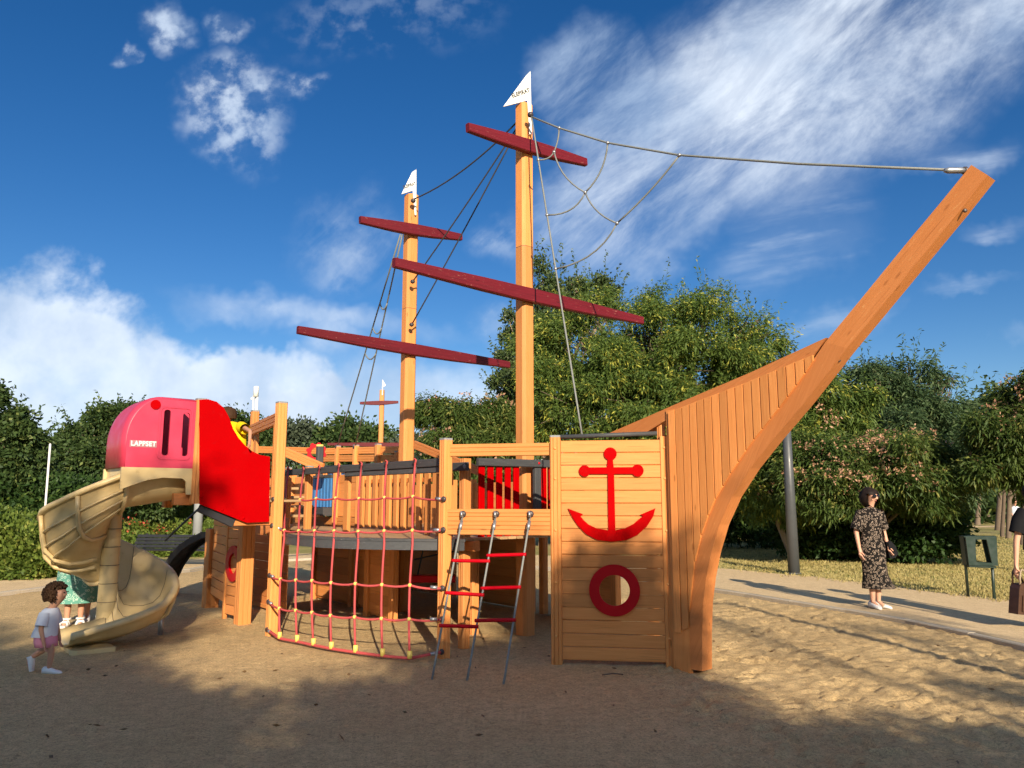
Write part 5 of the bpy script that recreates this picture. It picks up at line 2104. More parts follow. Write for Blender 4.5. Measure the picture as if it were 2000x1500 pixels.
# -- boy in yellow on the slide tower; he looks away into the slide
hb_ = at(443, 830, 9.35)
Pb = V3((hb_.x, hb_.y, 1.545))
boy = person('child in yellow shirt leaning on the curved red panel', Pb, R(0))
top_z = at(443, 797, 9.35).z - 1.545
elb = at(489, 843, 9.08) - Pb; wri = at(487, 866, on_plane(487, 876, A + an * .075, an).y) - Pb
kb = top_z / 1.04
hcb = (.0, .0, top_z - .10)
shz = at(455, 828, 9.3).z - 1.545
me = make_body(1.05,
               legs=(((-.06, 0, .24), (-.06, .02, .05), (-.12, .02, .02)), ((.06, 0, .24), (.06, .02, .05), (.0, .02, .02))),
               arms=(((-.14, -.02, shz - .20), (-.20, -.10, shz - .30)), (tuple(elb), tuple(wri))),
               head_c=hcb, head_r=.10, neck=(.035, .0, hcb[2] - .13), chest=(.10, .0, shz - .10), pelvis=(.12, .0, shz - .36),
               shoulders=((-.03, -.0, shz - .03), (.20, -.02, shz - .03)), hips=((.05, 0, shz - .38), (.17, 0, shz - .38)), hand_s=.62, thick=1.1, nose=(-.95, .2, 0))
pmesh('body', me, boy, 'skin2')
loft('shirt', [((.05, 0, shz + .03), .05, .05), ((.075, 0, shz + .005), .11, .075), ((.09, 0, shz - .05), .14, .09), ((.11, 0, shz - .17), .13, .095), ((.12, 0, shz - .30), .13, .10), ((.125, 0, shz - .42), .14, .105)], 'cloth_yellow', boy, 22, .03, 6, False)
a = V3((.165, -.01, shz - .03)); b = a.lerp(elb, .5)
tube('sleeve', [parent_M[boy.name] @ (a.lerp(b, k / 4)) for k in range(5)], .07, 'cloth_yellow', boy, 12, radii=[.062, .072, .070, .068, .066], closed_ends=False)
tube('sleeve', [parent_M[boy.name] @ V3((-.05, -.01, shz - .03)), parent_M[boy.name] @ V3((-.12, -.02, shz - .14))], .065, 'cloth_yellow', boy, 12, closed_ends=False)
loft('shorts', [((.05, 0, shz - .40), .12, .095), ((.04, 0, shz - .50), .125, .10), ((.02, 0, .22), .13, .10)], 'cloth_black', boy, 18, .02, 5, True)
pmesh('hair', hair_mesh((hcb[0] + .005, hcb[1], hcb[2] + .01), .108, 1.0, 1.0, 1.02, -.45, 4, .10, V3((-.98, .2, 0)), 7), boy, 'hair_brown')
face_bits(boy, hcb, .10, (-.95, .2, 0))
shoe(boy, (-.06, 0, 0), (-1, 0, 0), .7); shoe(boy, (.06, 0, 0), (-1, 0, 0), .7)

# -- walker at the right edge with a handbag: only an arm and sleeve reach into the picture
Yr = 9.25
hd = at(1986, 1118, Yr)
Pr = V3((hd.x + .32, Yr + .02, PATH_Z))
rw = person('person in black top at the right edge carrying a brown handbag', Pr, R(0))
zs = hd.z - PATH_Z
me = make_body(1.68,
               legs=(((-.06, -.03, .47), (-.06, -.02, .085), (-.1, -.12, .03)), ((.08, .03, .47), (.10, .10, .085), (.08, .0, .03))),
               arms=(((-.275, .0, 1.02), (-.315, -.01, zs + .08)), ((.25, .02, 1.06), (.26, -.02, .82))),
               head_c=(0, 0, 1.56), head_r=.108, neck=(0, 0, 1.40), chest=(0, 0, 1.24), pelvis=(0, 0, .90),
               shoulders=((-.165, 0, 1.335), (.165, 0, 1.335)), hips=((-.085, 0, .86), (.085, 0, .86)), hand_s=1.0, nose=(0, -1, 0))
pmesh('body', me, rw, 'skin')
loft('top', [((0, 0, 1.40), .06, .05), ((0, 0, 1.36), .17, .095), ((0, 0, 1.26), .19, .12), ((0, 0, 1.08), .17, .12), ((0, 0, .90), .19, .135)], 'cloth_black', rw, 22, .02, 5, False)
loft('trousers', [((0, 0, .95), .17, .125), ((0, 0, .80), .18, .135), ((0, 0, .55), .17, .13), ((0, 0, .12), .16, .12)], 'cloth_black', rw, 22, .03, 6, False)
tube('sleeve', [parent_M[rw.name] @ V3((-.14, 0, 1.35)), parent_M[rw.name] @ V3((-.215, 0, 1.24)), parent_M[rw.name] @ V3((-.262, 0, 1.10))], .08, 'cloth_black', rw, 12, radii=[.085, .088, .085], closed_ends=False)
tube('sleeve', [parent_M[rw.name] @ V3((.14, 0, 1.35)), parent_M[rw.name] @ V3((.21, 0, 1.24)), parent_M[rw.name] @ V3((.24, 0, 1.12))], .08, 'cloth_black', rw, 12, radii=[.085, .086, .08], closed_ends=False)
pmesh('hair', hair_mesh((0, .02, 1.575), .12, 1.0, 1.05, 1.06, -.9, 15, .10), rw, 'hair_dark')
face_bits(rw, (0, 0, 1.56), .108, (0, -1, 0))
shoe(rw, (-.06, -.02, 0), (0, -1, 0), 1.0, 'cloth_black'); shoe(rw, (.10, .10, 0), (.1, -1, 0), 1.0, 'cloth_black')
bq = at(1990, 1165, Yr)
hbag = thing('handbag', 'brown leather handbag hanging from a hand at the right edge', 'bag', bq)
Mh = frame(bq, V3((1, .25, 0)), UP)
plate('bag_body', [(-.105, -.19), (.20, -.22), (.22, .08), (.17, .15), (-.02, .15), (-.05, .10)], [], .13, Mh @ Matrix.Translation((0, 0, -.065)), 'leather', hbag)
plate('front_pocket', [(-.05, -.16), (.14, -.18), (.15, .0), (-.02, .02)], [], .012, Mh @ Matrix.Translation((0, 0, .067)), 'leather', hbag)
for dz in (-.05, .05):
    tube('handle', bend(Mh @ V3((-.02, .14, dz)), Mh @ V3((.14, .14, dz)), -.05, .34), .011, 'bark_pale' if dz > 0 else 'leather', hbag, 6)

# -- tiny far walker
Pf_ = at(1988, 1047, 34.0); Pf_.z = PATH_Z
fp = person('tiny far figure in white top and red shorts near the right edge', Pf_, R(0))
me = make_body(1.5, legs=(((-.07, 0, .42), (-.07, 0, .08), (-.07, -.1, .03)), ((.07, 0, .42), (.07, 0, .08), (.07, -.1, .03))),
               arms=(((-.22, 0, .95), (-.2, -.1, .78)), ((.22, 0, .95), (.2, -.1, .78))), head_c=(0, 0, 1.36), head_r=.105, neck=(0, 0, 1.2), chest=(0, 0, 1.05), pelvis=(0, 0, .78),
               shoulders=((-.15, 0, 1.16), (.15, 0, 1.16)), hips=((-.08, 0, .75), (.08, 0, .75)), hand_s=.9, nose=(0, -1, 0))
pmesh('body', me, fp, 'skin2')
loft('shirt', [((0, 0, 1.2), .06, .05), ((0, 0, 1.15), .18, .10), ((0, 0, 1.0), .2, .13), ((0, 0, .72), .19, .13)], 'cloth_white', fp, 16, .02, 5, False)
loft('shorts', [((0, 0, .76), .17, .12), ((0, 0, .5), .19, .14)], 'cloth_red', fp, 16, .02, 5, False)
pmesh('hair', hair_mesh((0, .02, 1.375), .118, 1.0, 1.0, 1.0, -.4, 22, .1), fp, 'hair_brown')

# ================================================================== TREES, HEDGES, GRASS
def leaf_quads(P, D, L, Wd, rng, droop=.0):
    """P (n,3) bases, D (n,3) unit directions -> (n,4,3) folded diamonds"""
    n = len(P)
    r = rng.normal(0, 1, (n, 3))
    S = np.cross(D, r); S /= np.linalg.norm(S, axis=1, keepdims=True) + 1e-9
    Lv = (L * rng.uniform(.7, 1.25, n))[:, None]; Wv = (Wd * rng.uniform(.7, 1.25, n))[:, None]
    mid = P + D * Lv * .45
    mid[:, 2] -= droop * .3 * Lv[:, 0]
    tip = P + D * Lv
    tip[:, 2] -= droop * Lv[:, 0]
    return np.stack([P, mid + S * Wv * .5, tip, mid - S * Wv * .5], 1)


def crown_points(lobes, n, rng, power=.42, gap=.0, seed=0, gscale=1.0, box=False):
    vol = np.array([(l[1][0] * l[1][1] * l[1][2]) ** (2 / 3) for l in lobes]); vol /= vol.sum()
    idx = rng.choice(len(lobes), n, p=vol)
    C_ = np.array([l[0] for l in lobes])[idx]; Rr = np.array([l[1] for l in lobes])[idx]
    d = rng.normal(0, 1, (n, 3)); d /= np.linalg.norm(d, axis=1, keepdims=True)
    if box:
        m = np.abs(d).max(1, keepdims=True)
        d = d / (m ** .75)
    rad = rng.uniform(0, 1, n) ** power
    ph = fbm(d[:, 0] * 2.2 + idx * 3.1 + seed, d[:, 1] * 2.2 + d[:, 2] * 2.7, 3, seed)
    rad = rad * (.72 + .62 * ph)
    P = C_ + d * Rr * rad[:, None]
    if gap > 0:
        g = fbm(P[:, 0] * 1.3 * gscale + P[:, 2] * .9 * gscale + seed, P[:, 1] * 1.3 * gscale + P[:, 2] * 1.1 * gscale, 3, seed + 3)
        k = g > gap
        P, d = P[k], d[k]
    return P, d


def clump_points(lobes, n, rng, k=17, size=.34, flat=.75, inner=.10, gap=.0, seed=0):
    """crown built of many small leaf clumps spread over each lobe, with air between them"""
    SCs, SRs, SDs, LCs = [], [], [], []
    for c, r in lobes:
        rm = (r[0] * r[1] * r[2]) ** (1 / 3)
        kk = max(5, int(k * min(1.6, max(.6, rm))))
        for _ in range(kk):
            d = rng.normal(0, 1, 3); d /= np.linalg.norm(d)
            f = rng.uniform(.45, 1.06)
            SCs.append(np.array(c) + d * np.array(r) * f)
            SRs.append(rm * size * rng.uniform(.55, 1.25)); SDs.append(d); LCs.append(c)
    SCs, SRs, SDs, LCs = map(np.array, (SCs, SRs, SDs, LCs))
    w = SRs ** 2; w /= w.sum()
    i = rng.choice(len(SCs), n, p=w)
    d = rng.normal(0, 1, (n, 3)); d /= np.linalg.norm(d, axis=1, keepdims=True)
    rad = rng.uniform(0, 1, n) ** .45
    P = SCs[i] + d * (SRs[i] * rad)[:, None] * np.array([1.15, 1.15, flat])
    out = P - LCs[i]; out /= np.linalg.norm(out, axis=1, keepdims=True) + 1e-9
    dd = d * .6 + out * .6
    dd /= np.linalg.norm(dd, axis=1, keepdims=True) + 1e-9
    m = int(n * inner)
    if m:
        P2, d2 = crown_points([(c, tuple(np.array(r) * .8)) for c, r in lobes], m, rng, .6)
        P = np.concatenate([P, P2]); dd = np.concatenate([dd, d2])
    return P, dd


def foliage(name, P, d, per, spread, L, Wd, mat, parent, rng, up=.25, droop=.3, jitter=.6, minz=.03, kind=None):
    n = len(P)
    base = np.repeat(P, per, 0); dd = np.repeat(d, per, 0)
    dirs = dd * .55 + rng.normal(0, jitter, (n * per, 3)); dirs[:, 2] += up
    dirs /= np.linalg.norm(dirs, axis=1, keepdims=True) + 1e-9
    base = base + rng.normal(0, spread, (n * per, 3)) + dirs * spread * .5
    k = base[:, 2] > minz
    base, dirs = base[k], dirs[k]
    Q = leaf_quads(base, dirs, L, Wd, rng, droop)
    Q[:, :, 2] = np.maximum(Q[:, :, 2], minz * .5)
    O = Q.reshape(-1, 3).mean(0)
    me = grid_mesh((Q - O).reshape(-1, 3), np.arange(len(Q) * 4).reshape(-1, 4))
    o = place(name, me, Matrix.Translation(V3(O)), parent, mat)
    if kind:
        o['kind'] = kind
    return o


def limbs(parent, base, lobes, r0, rng, mat='bark', n_twig=20, lean=(0, 0), fork=.45, name='trunk'):
    """one mesh: trunk, a limb into every lobe, twigs"""
    vs, fs = [], []
    O = V3(base)

    def seg(pts, rad, n=7):
        s = len(vs)
        ref = None
        m = len(pts)
        for i, p in enumerate(pts):
            dd = (pts[min(i + 1, m - 1)] - pts[max(i - 1, 0)])
            dd = dd.normalized() if dd.length > 1e-6 else UP
            if ref is None:
                ref = dd.orthogonal().normalized()
            ref = (ref - dd * ref.dot(dd)).normalized(); bi = dd.cross(ref)
            for k in range(n):
                a = 2 * math.pi * k / n
                vs.append(p + ref * math.cos(a) * rad[i] + bi * math.sin(a) * rad[i] - O)
        for i in range(m - 1):
            for k in range(n):
                fs.append((s + i * n + k, s + i * n + (k + 1) % n, s + i * n + n + (k + 1) % n, s + i * n + n + k))
    top = V3(np.mean([l[0] for l in lobes], 0))
    fk = O + (top - O) * fork + V3((lean[0], lean[1], 0))
    mid_ = O.lerp(fk, .5) + V3((lean[0] * .6, lean[1] * .6, 0))
    seg([O - UP * .1, O + UP * .15, mid_, fk], [r0 * 1.35, r0, r0 * .85, r0 * .72], 9)
    for l in lobes:
        c = V3(l[0])
        e = c + V3((0, 0, l[1][2] * .35))
        m1 = fk.lerp(e, .5) + V3(rng.normal(0, .12, 3))
        seg([fk, m1, e], [r0 * .55, r0 * .33, r0 * .12], 6)
        for k in range(n_twig):
            dd = V3(rng.normal(0, 1, 3)).normalized()
            q = c + V3((dd.x * l[1][0], dd.y * l[1][1], dd.z * l[1][2])) * float(rng.uniform(.5, .92))
            s_ = m1.lerp(e, float(rng.uniform(0, 1)))
            seg([s_, s_.lerp(q, .5) + V3(rng.normal(0, .08, 3)), q], [r0 * .16, r0 * .09, r0 * .04], 4)
    return place(name, mesh(vs, fs, True), Matrix.Translation(O), parent, mat)


def lob(px, py, Y, rpx, rpy, ry=None):
    c = at(px, py, Y)
    s = Y / FPX
    return ((c.x, c.y, c.z), (rpx * s, (ry if ry else rpx * s * .9), rpy * s))


def tree(label, base, lobes, leaf, n, per, L, Wd, seed, r0=.12, gap=.40, bark='bark', name='broadleaf_tree', cat='tree', group='trees of the park', droop=.35, spread=.16, up=.25,
         lean=(0, 0), fork=.45, power=.42, gscale=1.0, jitter=.6, twigs=16, k=17, size=.34, flat=.75, inner=.10):
    rng = np.random.default_rng(seed)
    base = V3(base)
    t = thing(name, label, cat, base, group)
    limbs(t, base, lobes, r0, rng, bark, twigs, lean, fork)
    P, d = clump_points(lobes, n, rng, k, size, flat, inner)
    foliage('crown', P, d, per, spread, L, Wd, leaf, t, rng, up, droop, jitter)
    return t, rng


def sprigs(t, lobes, n, rng, leaf, L, Wd, length=(.35, .9), per=14, zmin=-.1, up=.7):
    """leafy shoots that break the outline of a crown"""
    P, d = crown_points(lobes, n, rng, .12)
    k = d[:, 2] > zmin
    P, d = P[k], d[k]
    d = d + np.array([0, 0, up]) + rng.normal(0, .25, d.shape)
    d /= np.linalg.norm(d, axis=1, keepdims=True)
    ln = rng.uniform(*length, len(P))
    s = np.tile(np.linspace(.05, 1, per), len(P))
    base = np.repeat(P, per, 0) + np.repeat(d * ln[:, None], per, 0) * s[:, None]
    dirs = np.repeat(d, per, 0) * .5 + rng.normal(0, .55, (len(base), 3))
    dirs /= np.linalg.norm(dirs, axis=1, keepdims=True)
    Q = leaf_quads(base, dirs, L, Wd, rng, .25)
    # the shoot itself, a thin strip
    Pq = np.stack([P, P + np.array([.008, 0, 0]), P + d * ln[:, None], P + d * ln[:, None] - np.array([.004, 0, 0])], 1)
    Q = np.concatenate([Q, Pq])
    O = Q.reshape(-1, 3).mean(0)
    return place('shoots', grid_mesh((Q - O).reshape(-1, 3), np.arange(len(Q) * 4).reshape(-1, 4)), Matrix.Translation(V3(O)), t, leaf)


def blossoms(t, lobes, n, rng, size, mat='blossom', zbias=.25, name='blossom', lo=.75):
    P, d = crown_points(lobes, n, rng, .15, 0, 77)
    k = (d[:, 2] > zbias - rng.uniform(0, .7, len(d)))
    P, d = P[k], d[k]
    P = P + d * .03
    o = foliage(name, P, d, 7, size * .45, size, size * .55, mat, t, rng, .4, 0, .9)
    o['kind'] = 'stuff'
    return o


def gb(px, Y):
    c = at(px, 975, Y)
    return V3((c.x, c.y, PATH_Z))


# --- big ash behind the fore mast and bow
lobes = [lob(1130, 700, 22, 110, 120), lob(1250, 690, 22.5, 120, 110), lob(1370, 680, 22, 110, 100), lob(1450, 690, 22.5, 70, 85), lob(1100, 800, 21.5, 100, 90), lob(1230, 810, 21.5, 130, 80), lob(1370, 790, 22, 130, 80),
         lob(1150, 620, 22.5, 60, 60), lob(1290, 610, 22.5, 60, 45), lob(1390, 605, 22, 50, 45), lob(1480, 640, 22, 45, 40), lob(1520, 780, 22.5, 90, 70), lob(1200, 730, 21.6, 100, 80), lob(1320, 745, 21.6, 100, 80), lob(1430, 760, 21.8, 70, 60), lob(1190, 880, 22, 120, 55), lob(1330, 870, 22, 110, 50)]
t, rng = tree('large green ash tree with pale seed clusters behind the fore mast', gb(1270, 22), lobes, 'leaf_ash', 18000, 10, .125, .04, 101, .20, .37, spread=.10, droop=.4, up=.05, k=13, size=.25, inner=.04)
sprigs(t, lobes, 800, rng, 'leaf_ash', .14, .04, (.4, 1.15), 16, -.1, .8)
# --- poplar with upright pale stems, left of it
lobes = [lob(1060, 570, 25.5, 26, 62), lob(1090, 600, 25.5, 30, 75), lob(1128, 560, 25.5, 18, 45), lob(1175, 570, 25.5, 16, 48), lob(1070, 690, 25, 45, 90), lob(1010, 720, 25.5, 30, 60), lob(985, 770, 25.5, 25, 45), lob(1050, 800, 25, 60, 90), lob(1190, 590, 25.5, 14, 40), lob(995, 640, 25.5, 14, 40)]
t, rng = tree('poplar with slender upright tips standing left of the big ash', gb(1060, 25.4), lobes, 'leaf_poplar', 6000, 7, .14, .08, 102, .15, .36, 'bark_pale', spread=.11, droop=.15, up=.5, k=14, size=.26, inner=.05)
sprigs(t, lobes, 170, rng, 'leaf_poplar', .14, .07, (.5, 1.2), 16, -.2, 1.6)
# --- silk trees with pink tufts
lobes = [lob(870, 830, 20, 55, 50), lob(930, 810, 20.3, 60, 42), lob(985, 840, 20, 50, 60), lob(860, 880, 19.8, 55, 45), lob(940, 890, 20, 70, 50), lob(840, 800, 20.2, 30, 22), lob(990, 900, 20, 60, 50)]
t, rng = tree('silk tree with pale blossom between the two masts', gb(930, 20), lobes, 'leaf_mimosa', 5000, 12, .14, .042, 103, .11, .36, spread=.10, droop=.55, up=.0, flat=.45, size=.36)
blossoms(t, lobes, 240, rng, .10, zbias=.5)
lobes = [lob(1690, 900, 17, 120, 45), lob(1760, 880, 17.3, 90, 40), lob(1620, 945, 16.8, 90, 42), lob(1720, 945, 16.8, 120, 42), lob(1800, 945, 17.2, 80, 48), lob(1640, 972, 17, 80, 28), lob(1810, 978, 17.1, 60, 26), lob(1600, 900, 17.3, 60, 40)]
t, rng = tree('spreading silk tree thick with pink blossom behind the person in black dress', gb(1752, 18.6), lobes, 'leaf_mimosa', 6500, 13, .125, .036, 104, .09, .36, 'bark', spread=.10, droop=.5, up=.0, lean=(-.25, 0), fork=.42, flat=.45, size=.36)
blossoms(t, lobes, 1300, rng, .06, zbias=.35)
lobes = [lob(1960, 840, 15.5, 55, 50), lob(2010, 780, 15.5, 60, 45), lob(2040, 880, 15.5, 90, 80), lob(1950, 915, 15.7, 60, 40), lob(2060, 950, 15.8, 80, 40)]
t, rng = tree('dark silk tree with pink tufts cut off by the right edge', gb(2085, 15.6), lobes, 'leaf_mimosa', 5200, 12, .125, .036, 105, .10, .34, spread=.10, droop=.5, up=.0, flat=.45, size=.36)
blossoms(t, lobes, 420, rng, .07, zbias=.3)
lobes = [lob(1470, 900, 19, 75, 55), lob(1540, 880, 19.2, 70, 60), lob(1590, 830, 19, 60, 60), lob(1500, 960, 18.8, 80, 45), lob(1600, 760, 19, 45, 45), lob(1655, 790, 19.2, 45, 55)]
t, rng = tree('slender silk tree with leaning pale trunk beside the grey lamp post', gb(1541, 19), lobes, 'leaf_ash', 4800, 10, .14, .042, 106, .085, .38, 'bark_pale', spread=.13, droop=.5, up=.0, lean=(-.35, 0), fork=.6)
blossoms(t, lobes[:4], 260, rng, .09, zbias=.4)
# --- sumac-like tree, dark, behind
lobes = [lob(1700, 760, 24, 60, 40), lob(1770, 770, 24, 60, 55), lob(1830, 810, 24.2, 70, 50), lob(1740, 840, 24, 110, 60), lob(1850, 880, 24, 80, 60), lob(1660, 830, 24.3, 60, 55), lob(1880, 925, 24, 60, 45), lob(1775, 725, 24, 40, 22), lob(1840, 740, 24, 30, 16), lob(1690, 720, 24, 35, 16)]
t, rng = tree('dark feathery leaved tree rising behind the silk tree', gb(1790, 24), lobes, 'leaf_sumac', 8500, 9, .17, .048, 107, .15, .40, spread=.12, droop=.45, up=.15, gscale=1.2, k=13, size=.26, inner=.05)
sprigs(t, lobes, 200, rng, 'leaf_sumac', .20, .05, (.5, 1.3), 14, -.1, .9)
# --- left side
lobes = [lob(15, 875, 20, 55, 62), lob(-45, 850, 20, 70, 75), lob(45, 925, 20, 42, 45), lob(0, 940, 19.8, 70, 45), lob(52, 870, 20.2, 24, 26)]
t, rng = tree('dark round leafed tree at the left edge', gb(-10, 20), lobes, 'leaf_dark', 5200, 8, .15, .085, 108, .14, .33, spread=.10, droop=.3, k=13, size=.28, inner=.06)
sprigs(t, lobes, 130, rng, 'leaf_dark', .15, .08)
lobes = [lob(200, 850, 27, 75, 55), lob(240, 830, 27.3, 45, 45), lob(160, 890, 27, 65, 55), lob(230, 910, 26.8, 80, 55), lob(290, 870, 27, 50, 50), lob(150, 945, 27, 45, 35), lob(300, 940, 27, 70, 50)]
t, rng = tree('dense dark evergreen behind the slide hood', gb(215, 27), lobes, 'leaf_dark', 8000, 8, .15, .08, 109, .18, .30, spread=.12, droop=.2, k=13, size=.28, inner=.06)
sprigs(t, lobes, 160, rng, 'leaf_dark', .15, .07)
lobes = [lob(480, 850, 34.3, 38, 45), lob(510, 880, 34, 40, 35), lob(440, 915, 34, 60, 40)]
tree('mid green tree behind the red panel and the boy', gb(430, 34), lobes, 'leaf_dark', 2600, 7, .20, .10, 110, .18, .33, spread=.2, droop=.2)
lobes = [lob(575, 860, 48, 35, 28), lob(620, 865, 48, 30, 25), lob(545, 880, 48, 30, 25)]
tree('sparse grey green tree over the far stern rail', gb(590, 48), lobes, 'leaf_far', 1700, 6, .34, .16, 111, .16, .42, spread=.25, droop=.2)
lobes = [lob(690, 855, 44, 50, 32), lob(655, 865, 44, 35, 28), lob(730, 870, 44, 45, 28), lob(690, 890, 44, 80, 30)]
tree('round green tree behind the second ship mast', gb(690, 44), lobes, 'leaf_dark', 3000, 7, .30, .15, 112, .18, .33, spread=.22, droop=.2)
lobes = [lob(800, 895, 40, 60, 28), lob(770, 905, 40, 50, 25)]
tree('low far tree between the second mast and the silk tree', gb(790, 40), lobes, 'leaf_far', 1500, 6, .30, .14, 113, .15, .36, spread=.2, droop=.2)


# --- hedges and shrubs
def shrub(label, lobes, leaf, n, per, L, Wd, seed, name='hedge', cat='hedge', group='hedges and shrubs', gap=.26, spread=.07, droop=.1, up=.35):
    rng = np.random.default_rng(seed)
    c = np.mean([l[0] for l in lobes], 0)
    base = V3((c[0], c[1], PATH_Z))
    t = thing(name, label, cat, base, group)
    limbs(t, base, lobes, .04, rng, 'bark', 8, (0, 0), .3, 'stems')
    P, d = crown_points(lobes, n, rng, .32, gap, seed, 1.4, True)
    foliage('foliage', P, d, per, spread, L, Wd, leaf, t, rng, up, droop, .6, PATH_Z)
    return t, rng


shrub('large sunlit leafy hedge beside the slide at the left', [lob(50, 1082, 15.6, 62, 58, .8), lob(-30, 1072, 15.6, 70, 70, .8), lob(100, 1092, 15.5, 25, 44, .6), lob(10, 1110, 15.4, 90, 28, .7), lob(75, 1105, 15.3, 40, 28, .6)], 'leaf_hedge', 5200, 7, .11, .055, 201)
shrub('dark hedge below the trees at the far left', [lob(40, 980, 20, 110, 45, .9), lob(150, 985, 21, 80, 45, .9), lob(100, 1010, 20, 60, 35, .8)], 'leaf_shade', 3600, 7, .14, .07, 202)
shrub('long green flower bank seen through the spiral slide', [lob(240, 1010, 31, 70, 42, 1.2), lob(330, 1005, 31, 70, 45, 1.2), lob(420, 1010, 31, 60, 42, 1.2), lob(180, 1015, 31, 60, 38, 1.2), lob(500, 1010, 31, 60, 40, 1.2)], 'leaf_hedge', 4200, 7, .20, .07, 203)
t, rng = shrub('low flower bed with red blooms under the bank', [lob(250, 1040, 27.5, 50, 14, .6), lob(320, 1038, 27.5, 50, 14, .6), lob(390, 1040, 27.5, 40, 13, .6), lob(190, 1042, 27.5, 40, 13, .6)], 'leaf_hedge', 2200, 7, .14, .05, 204, name='flower_bed', cat='flower bed')
blossoms(t, [lob(290, 1030, 27.3, 110, 14, .5)], 40, rng, .13, 'bloom_red', -.2, 'bloom')
t, rng = shrub('low sunlit rose shrubs behind the bench', [lob(260, 1072, 21, 40, 22, .5), lob(300, 1078, 21, 40, 20, .5), lob(400, 1080, 21, 40, 24, .5), lob(350, 1085, 21, 40, 20, .5)], 'leaf_hedge', 1800, 7, .12, .06, 205, name='rose_shrub', cat='shrub')
shrub('tall feathery ornamental grass behind the slide', [lob(290, 975, 29.5, 55, 45, .7), lob(330, 985, 29.5, 45, 40, .7)], 'leaf_hedge', 900, 10, .55, .025, 206, name='ornamental_grass', cat='grass clump', up=1.3, droop=.5)
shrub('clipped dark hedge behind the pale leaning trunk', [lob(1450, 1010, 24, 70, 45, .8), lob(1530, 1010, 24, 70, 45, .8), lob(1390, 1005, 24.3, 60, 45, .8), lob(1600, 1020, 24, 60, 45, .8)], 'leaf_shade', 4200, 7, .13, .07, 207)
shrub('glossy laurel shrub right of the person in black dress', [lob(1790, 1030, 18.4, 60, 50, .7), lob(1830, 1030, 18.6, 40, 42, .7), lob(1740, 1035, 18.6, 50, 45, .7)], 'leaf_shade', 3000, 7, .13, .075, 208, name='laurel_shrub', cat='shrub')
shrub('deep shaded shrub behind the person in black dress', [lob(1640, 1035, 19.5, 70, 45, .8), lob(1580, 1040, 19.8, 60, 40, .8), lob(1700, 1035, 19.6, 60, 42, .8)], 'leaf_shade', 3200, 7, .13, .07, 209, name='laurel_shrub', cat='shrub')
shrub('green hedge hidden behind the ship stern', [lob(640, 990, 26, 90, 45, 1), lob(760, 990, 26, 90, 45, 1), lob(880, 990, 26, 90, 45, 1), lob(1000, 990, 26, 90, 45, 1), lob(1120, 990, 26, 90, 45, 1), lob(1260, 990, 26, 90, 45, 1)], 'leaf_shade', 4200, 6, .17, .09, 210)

# far tree line reading as one mass, and single trunks at the right
rng = np.random.default_rng(300)
lobes = []
for k in range(60):
    px = -300 + k * 46
    Y = 75 + rng.uniform(-8, 12)
    lobes.append(lob(px, 950 + rng.uniform(-12, 10), Y, 70, 48 + rng.uniform(-10, 14), 3.5))
for k in range(16):
    lobes.append(lob(1750 + k * 34, 960 + rng.uniform(-15, 15), 56 + rng.uniform(-6, 8), 60, 50, 3))
P, d = crown_points(lobes, 22000, rng, .30, .24, 300, .35)
o = foliage('far_trees', P, d, 4, .5, .7, .34, 'leaf_dark', None, rng, .3, .2, .6)
tag(o, 'far wood closing the horizon behind everything', 'trees', None, 'stuff')
for i, (px, Y, r, h, ln) in enumerate(((1945, 38, .16, 4.5, .2), (1963, 30, .10, 4, 0), (1951, 31, .08, 4, .1), (1975, 42, .22, 5, -.3), (1905, 46, .15, 4, .1), (1990, 26, .12, 4.2, .1), (1925, 52, .15, 4.5, 0))):
    b = gb(px, Y)
    lab = ['first slim trunk behind the litter bin', 'second slim trunk right of the litter bin', 'thin stake like trunk between the slim ones', 'thick leaning trunk far right', 'faint trunk left of the litter bin',
           'nearest straight trunk at the right edge', 'faint trunk above the litter bin'][i]
    lb_ = [((b.x + ln, b.y, h), (1.6, 1.4, 1.2)), ((b.x + ln + .8, b.y, h - .5), (1.2, 1.2, .9))]
    tree(lab + ' with dark crown', b, lb_, 'leaf_dark', 700, 6, .22, .11, 310 + i, r, .3, spread=.2, fork=.7, twigs=4, group='far park trees on the right')

# trees behind the viewer: nothing of them shows but the dappled shade they throw on sand, slide and ship
def shade_tree(label, b, lobes, n, seed, r0=.16, gap=.42, L=.15, Wd=.08, per=9, gs=1.0):
    return tree(label, b, lobes, 'leaf_ash', n, per, L, Wd, seed, r0, gap, spread=.13, group='trees behind the viewer', gscale=gs, twigs=10)


shade_tree('broad leafy tree behind the viewer shading the foreground sand', (2.2, -8.5, PATH_Z), [((2.0, -8.5, 4.7), (2.8, 2.0, 1.2)), ((-.5, -8.8, 4.8), (2.2, 1.8, 1.5)), ((4.2, -8.6, 4.8), (1.5, 1.6, 1.3)), ((3.0, -8.0, 3.4), (2.0, 1.6, 1.1)), ((0.2, -8.2, 3.3), (2.2, 1.6, 1.1)), ((4.35, -8.5, 6.9), (1.0, 1.1, .75)), ((.3, -8.6, 5.5), (1.7, 1.3, .7)), ((-1.6, -8.7, 5.6), (1.3, 1.2, .6)), ((2.7, -8.6, 5.9), (1.0, 1.0, .5)), ((-.3, -8.7, 6.35), (1.0, .9, .4)), ((4.5, -8.5, 7.1), (.9, .9, .5)), ((.9, -8.6, 5.9), (.8, .9, .35)), ((3.5, -8.6, 6.3), (.9, 1.0, .7))], 13500, 401, .2, .30)
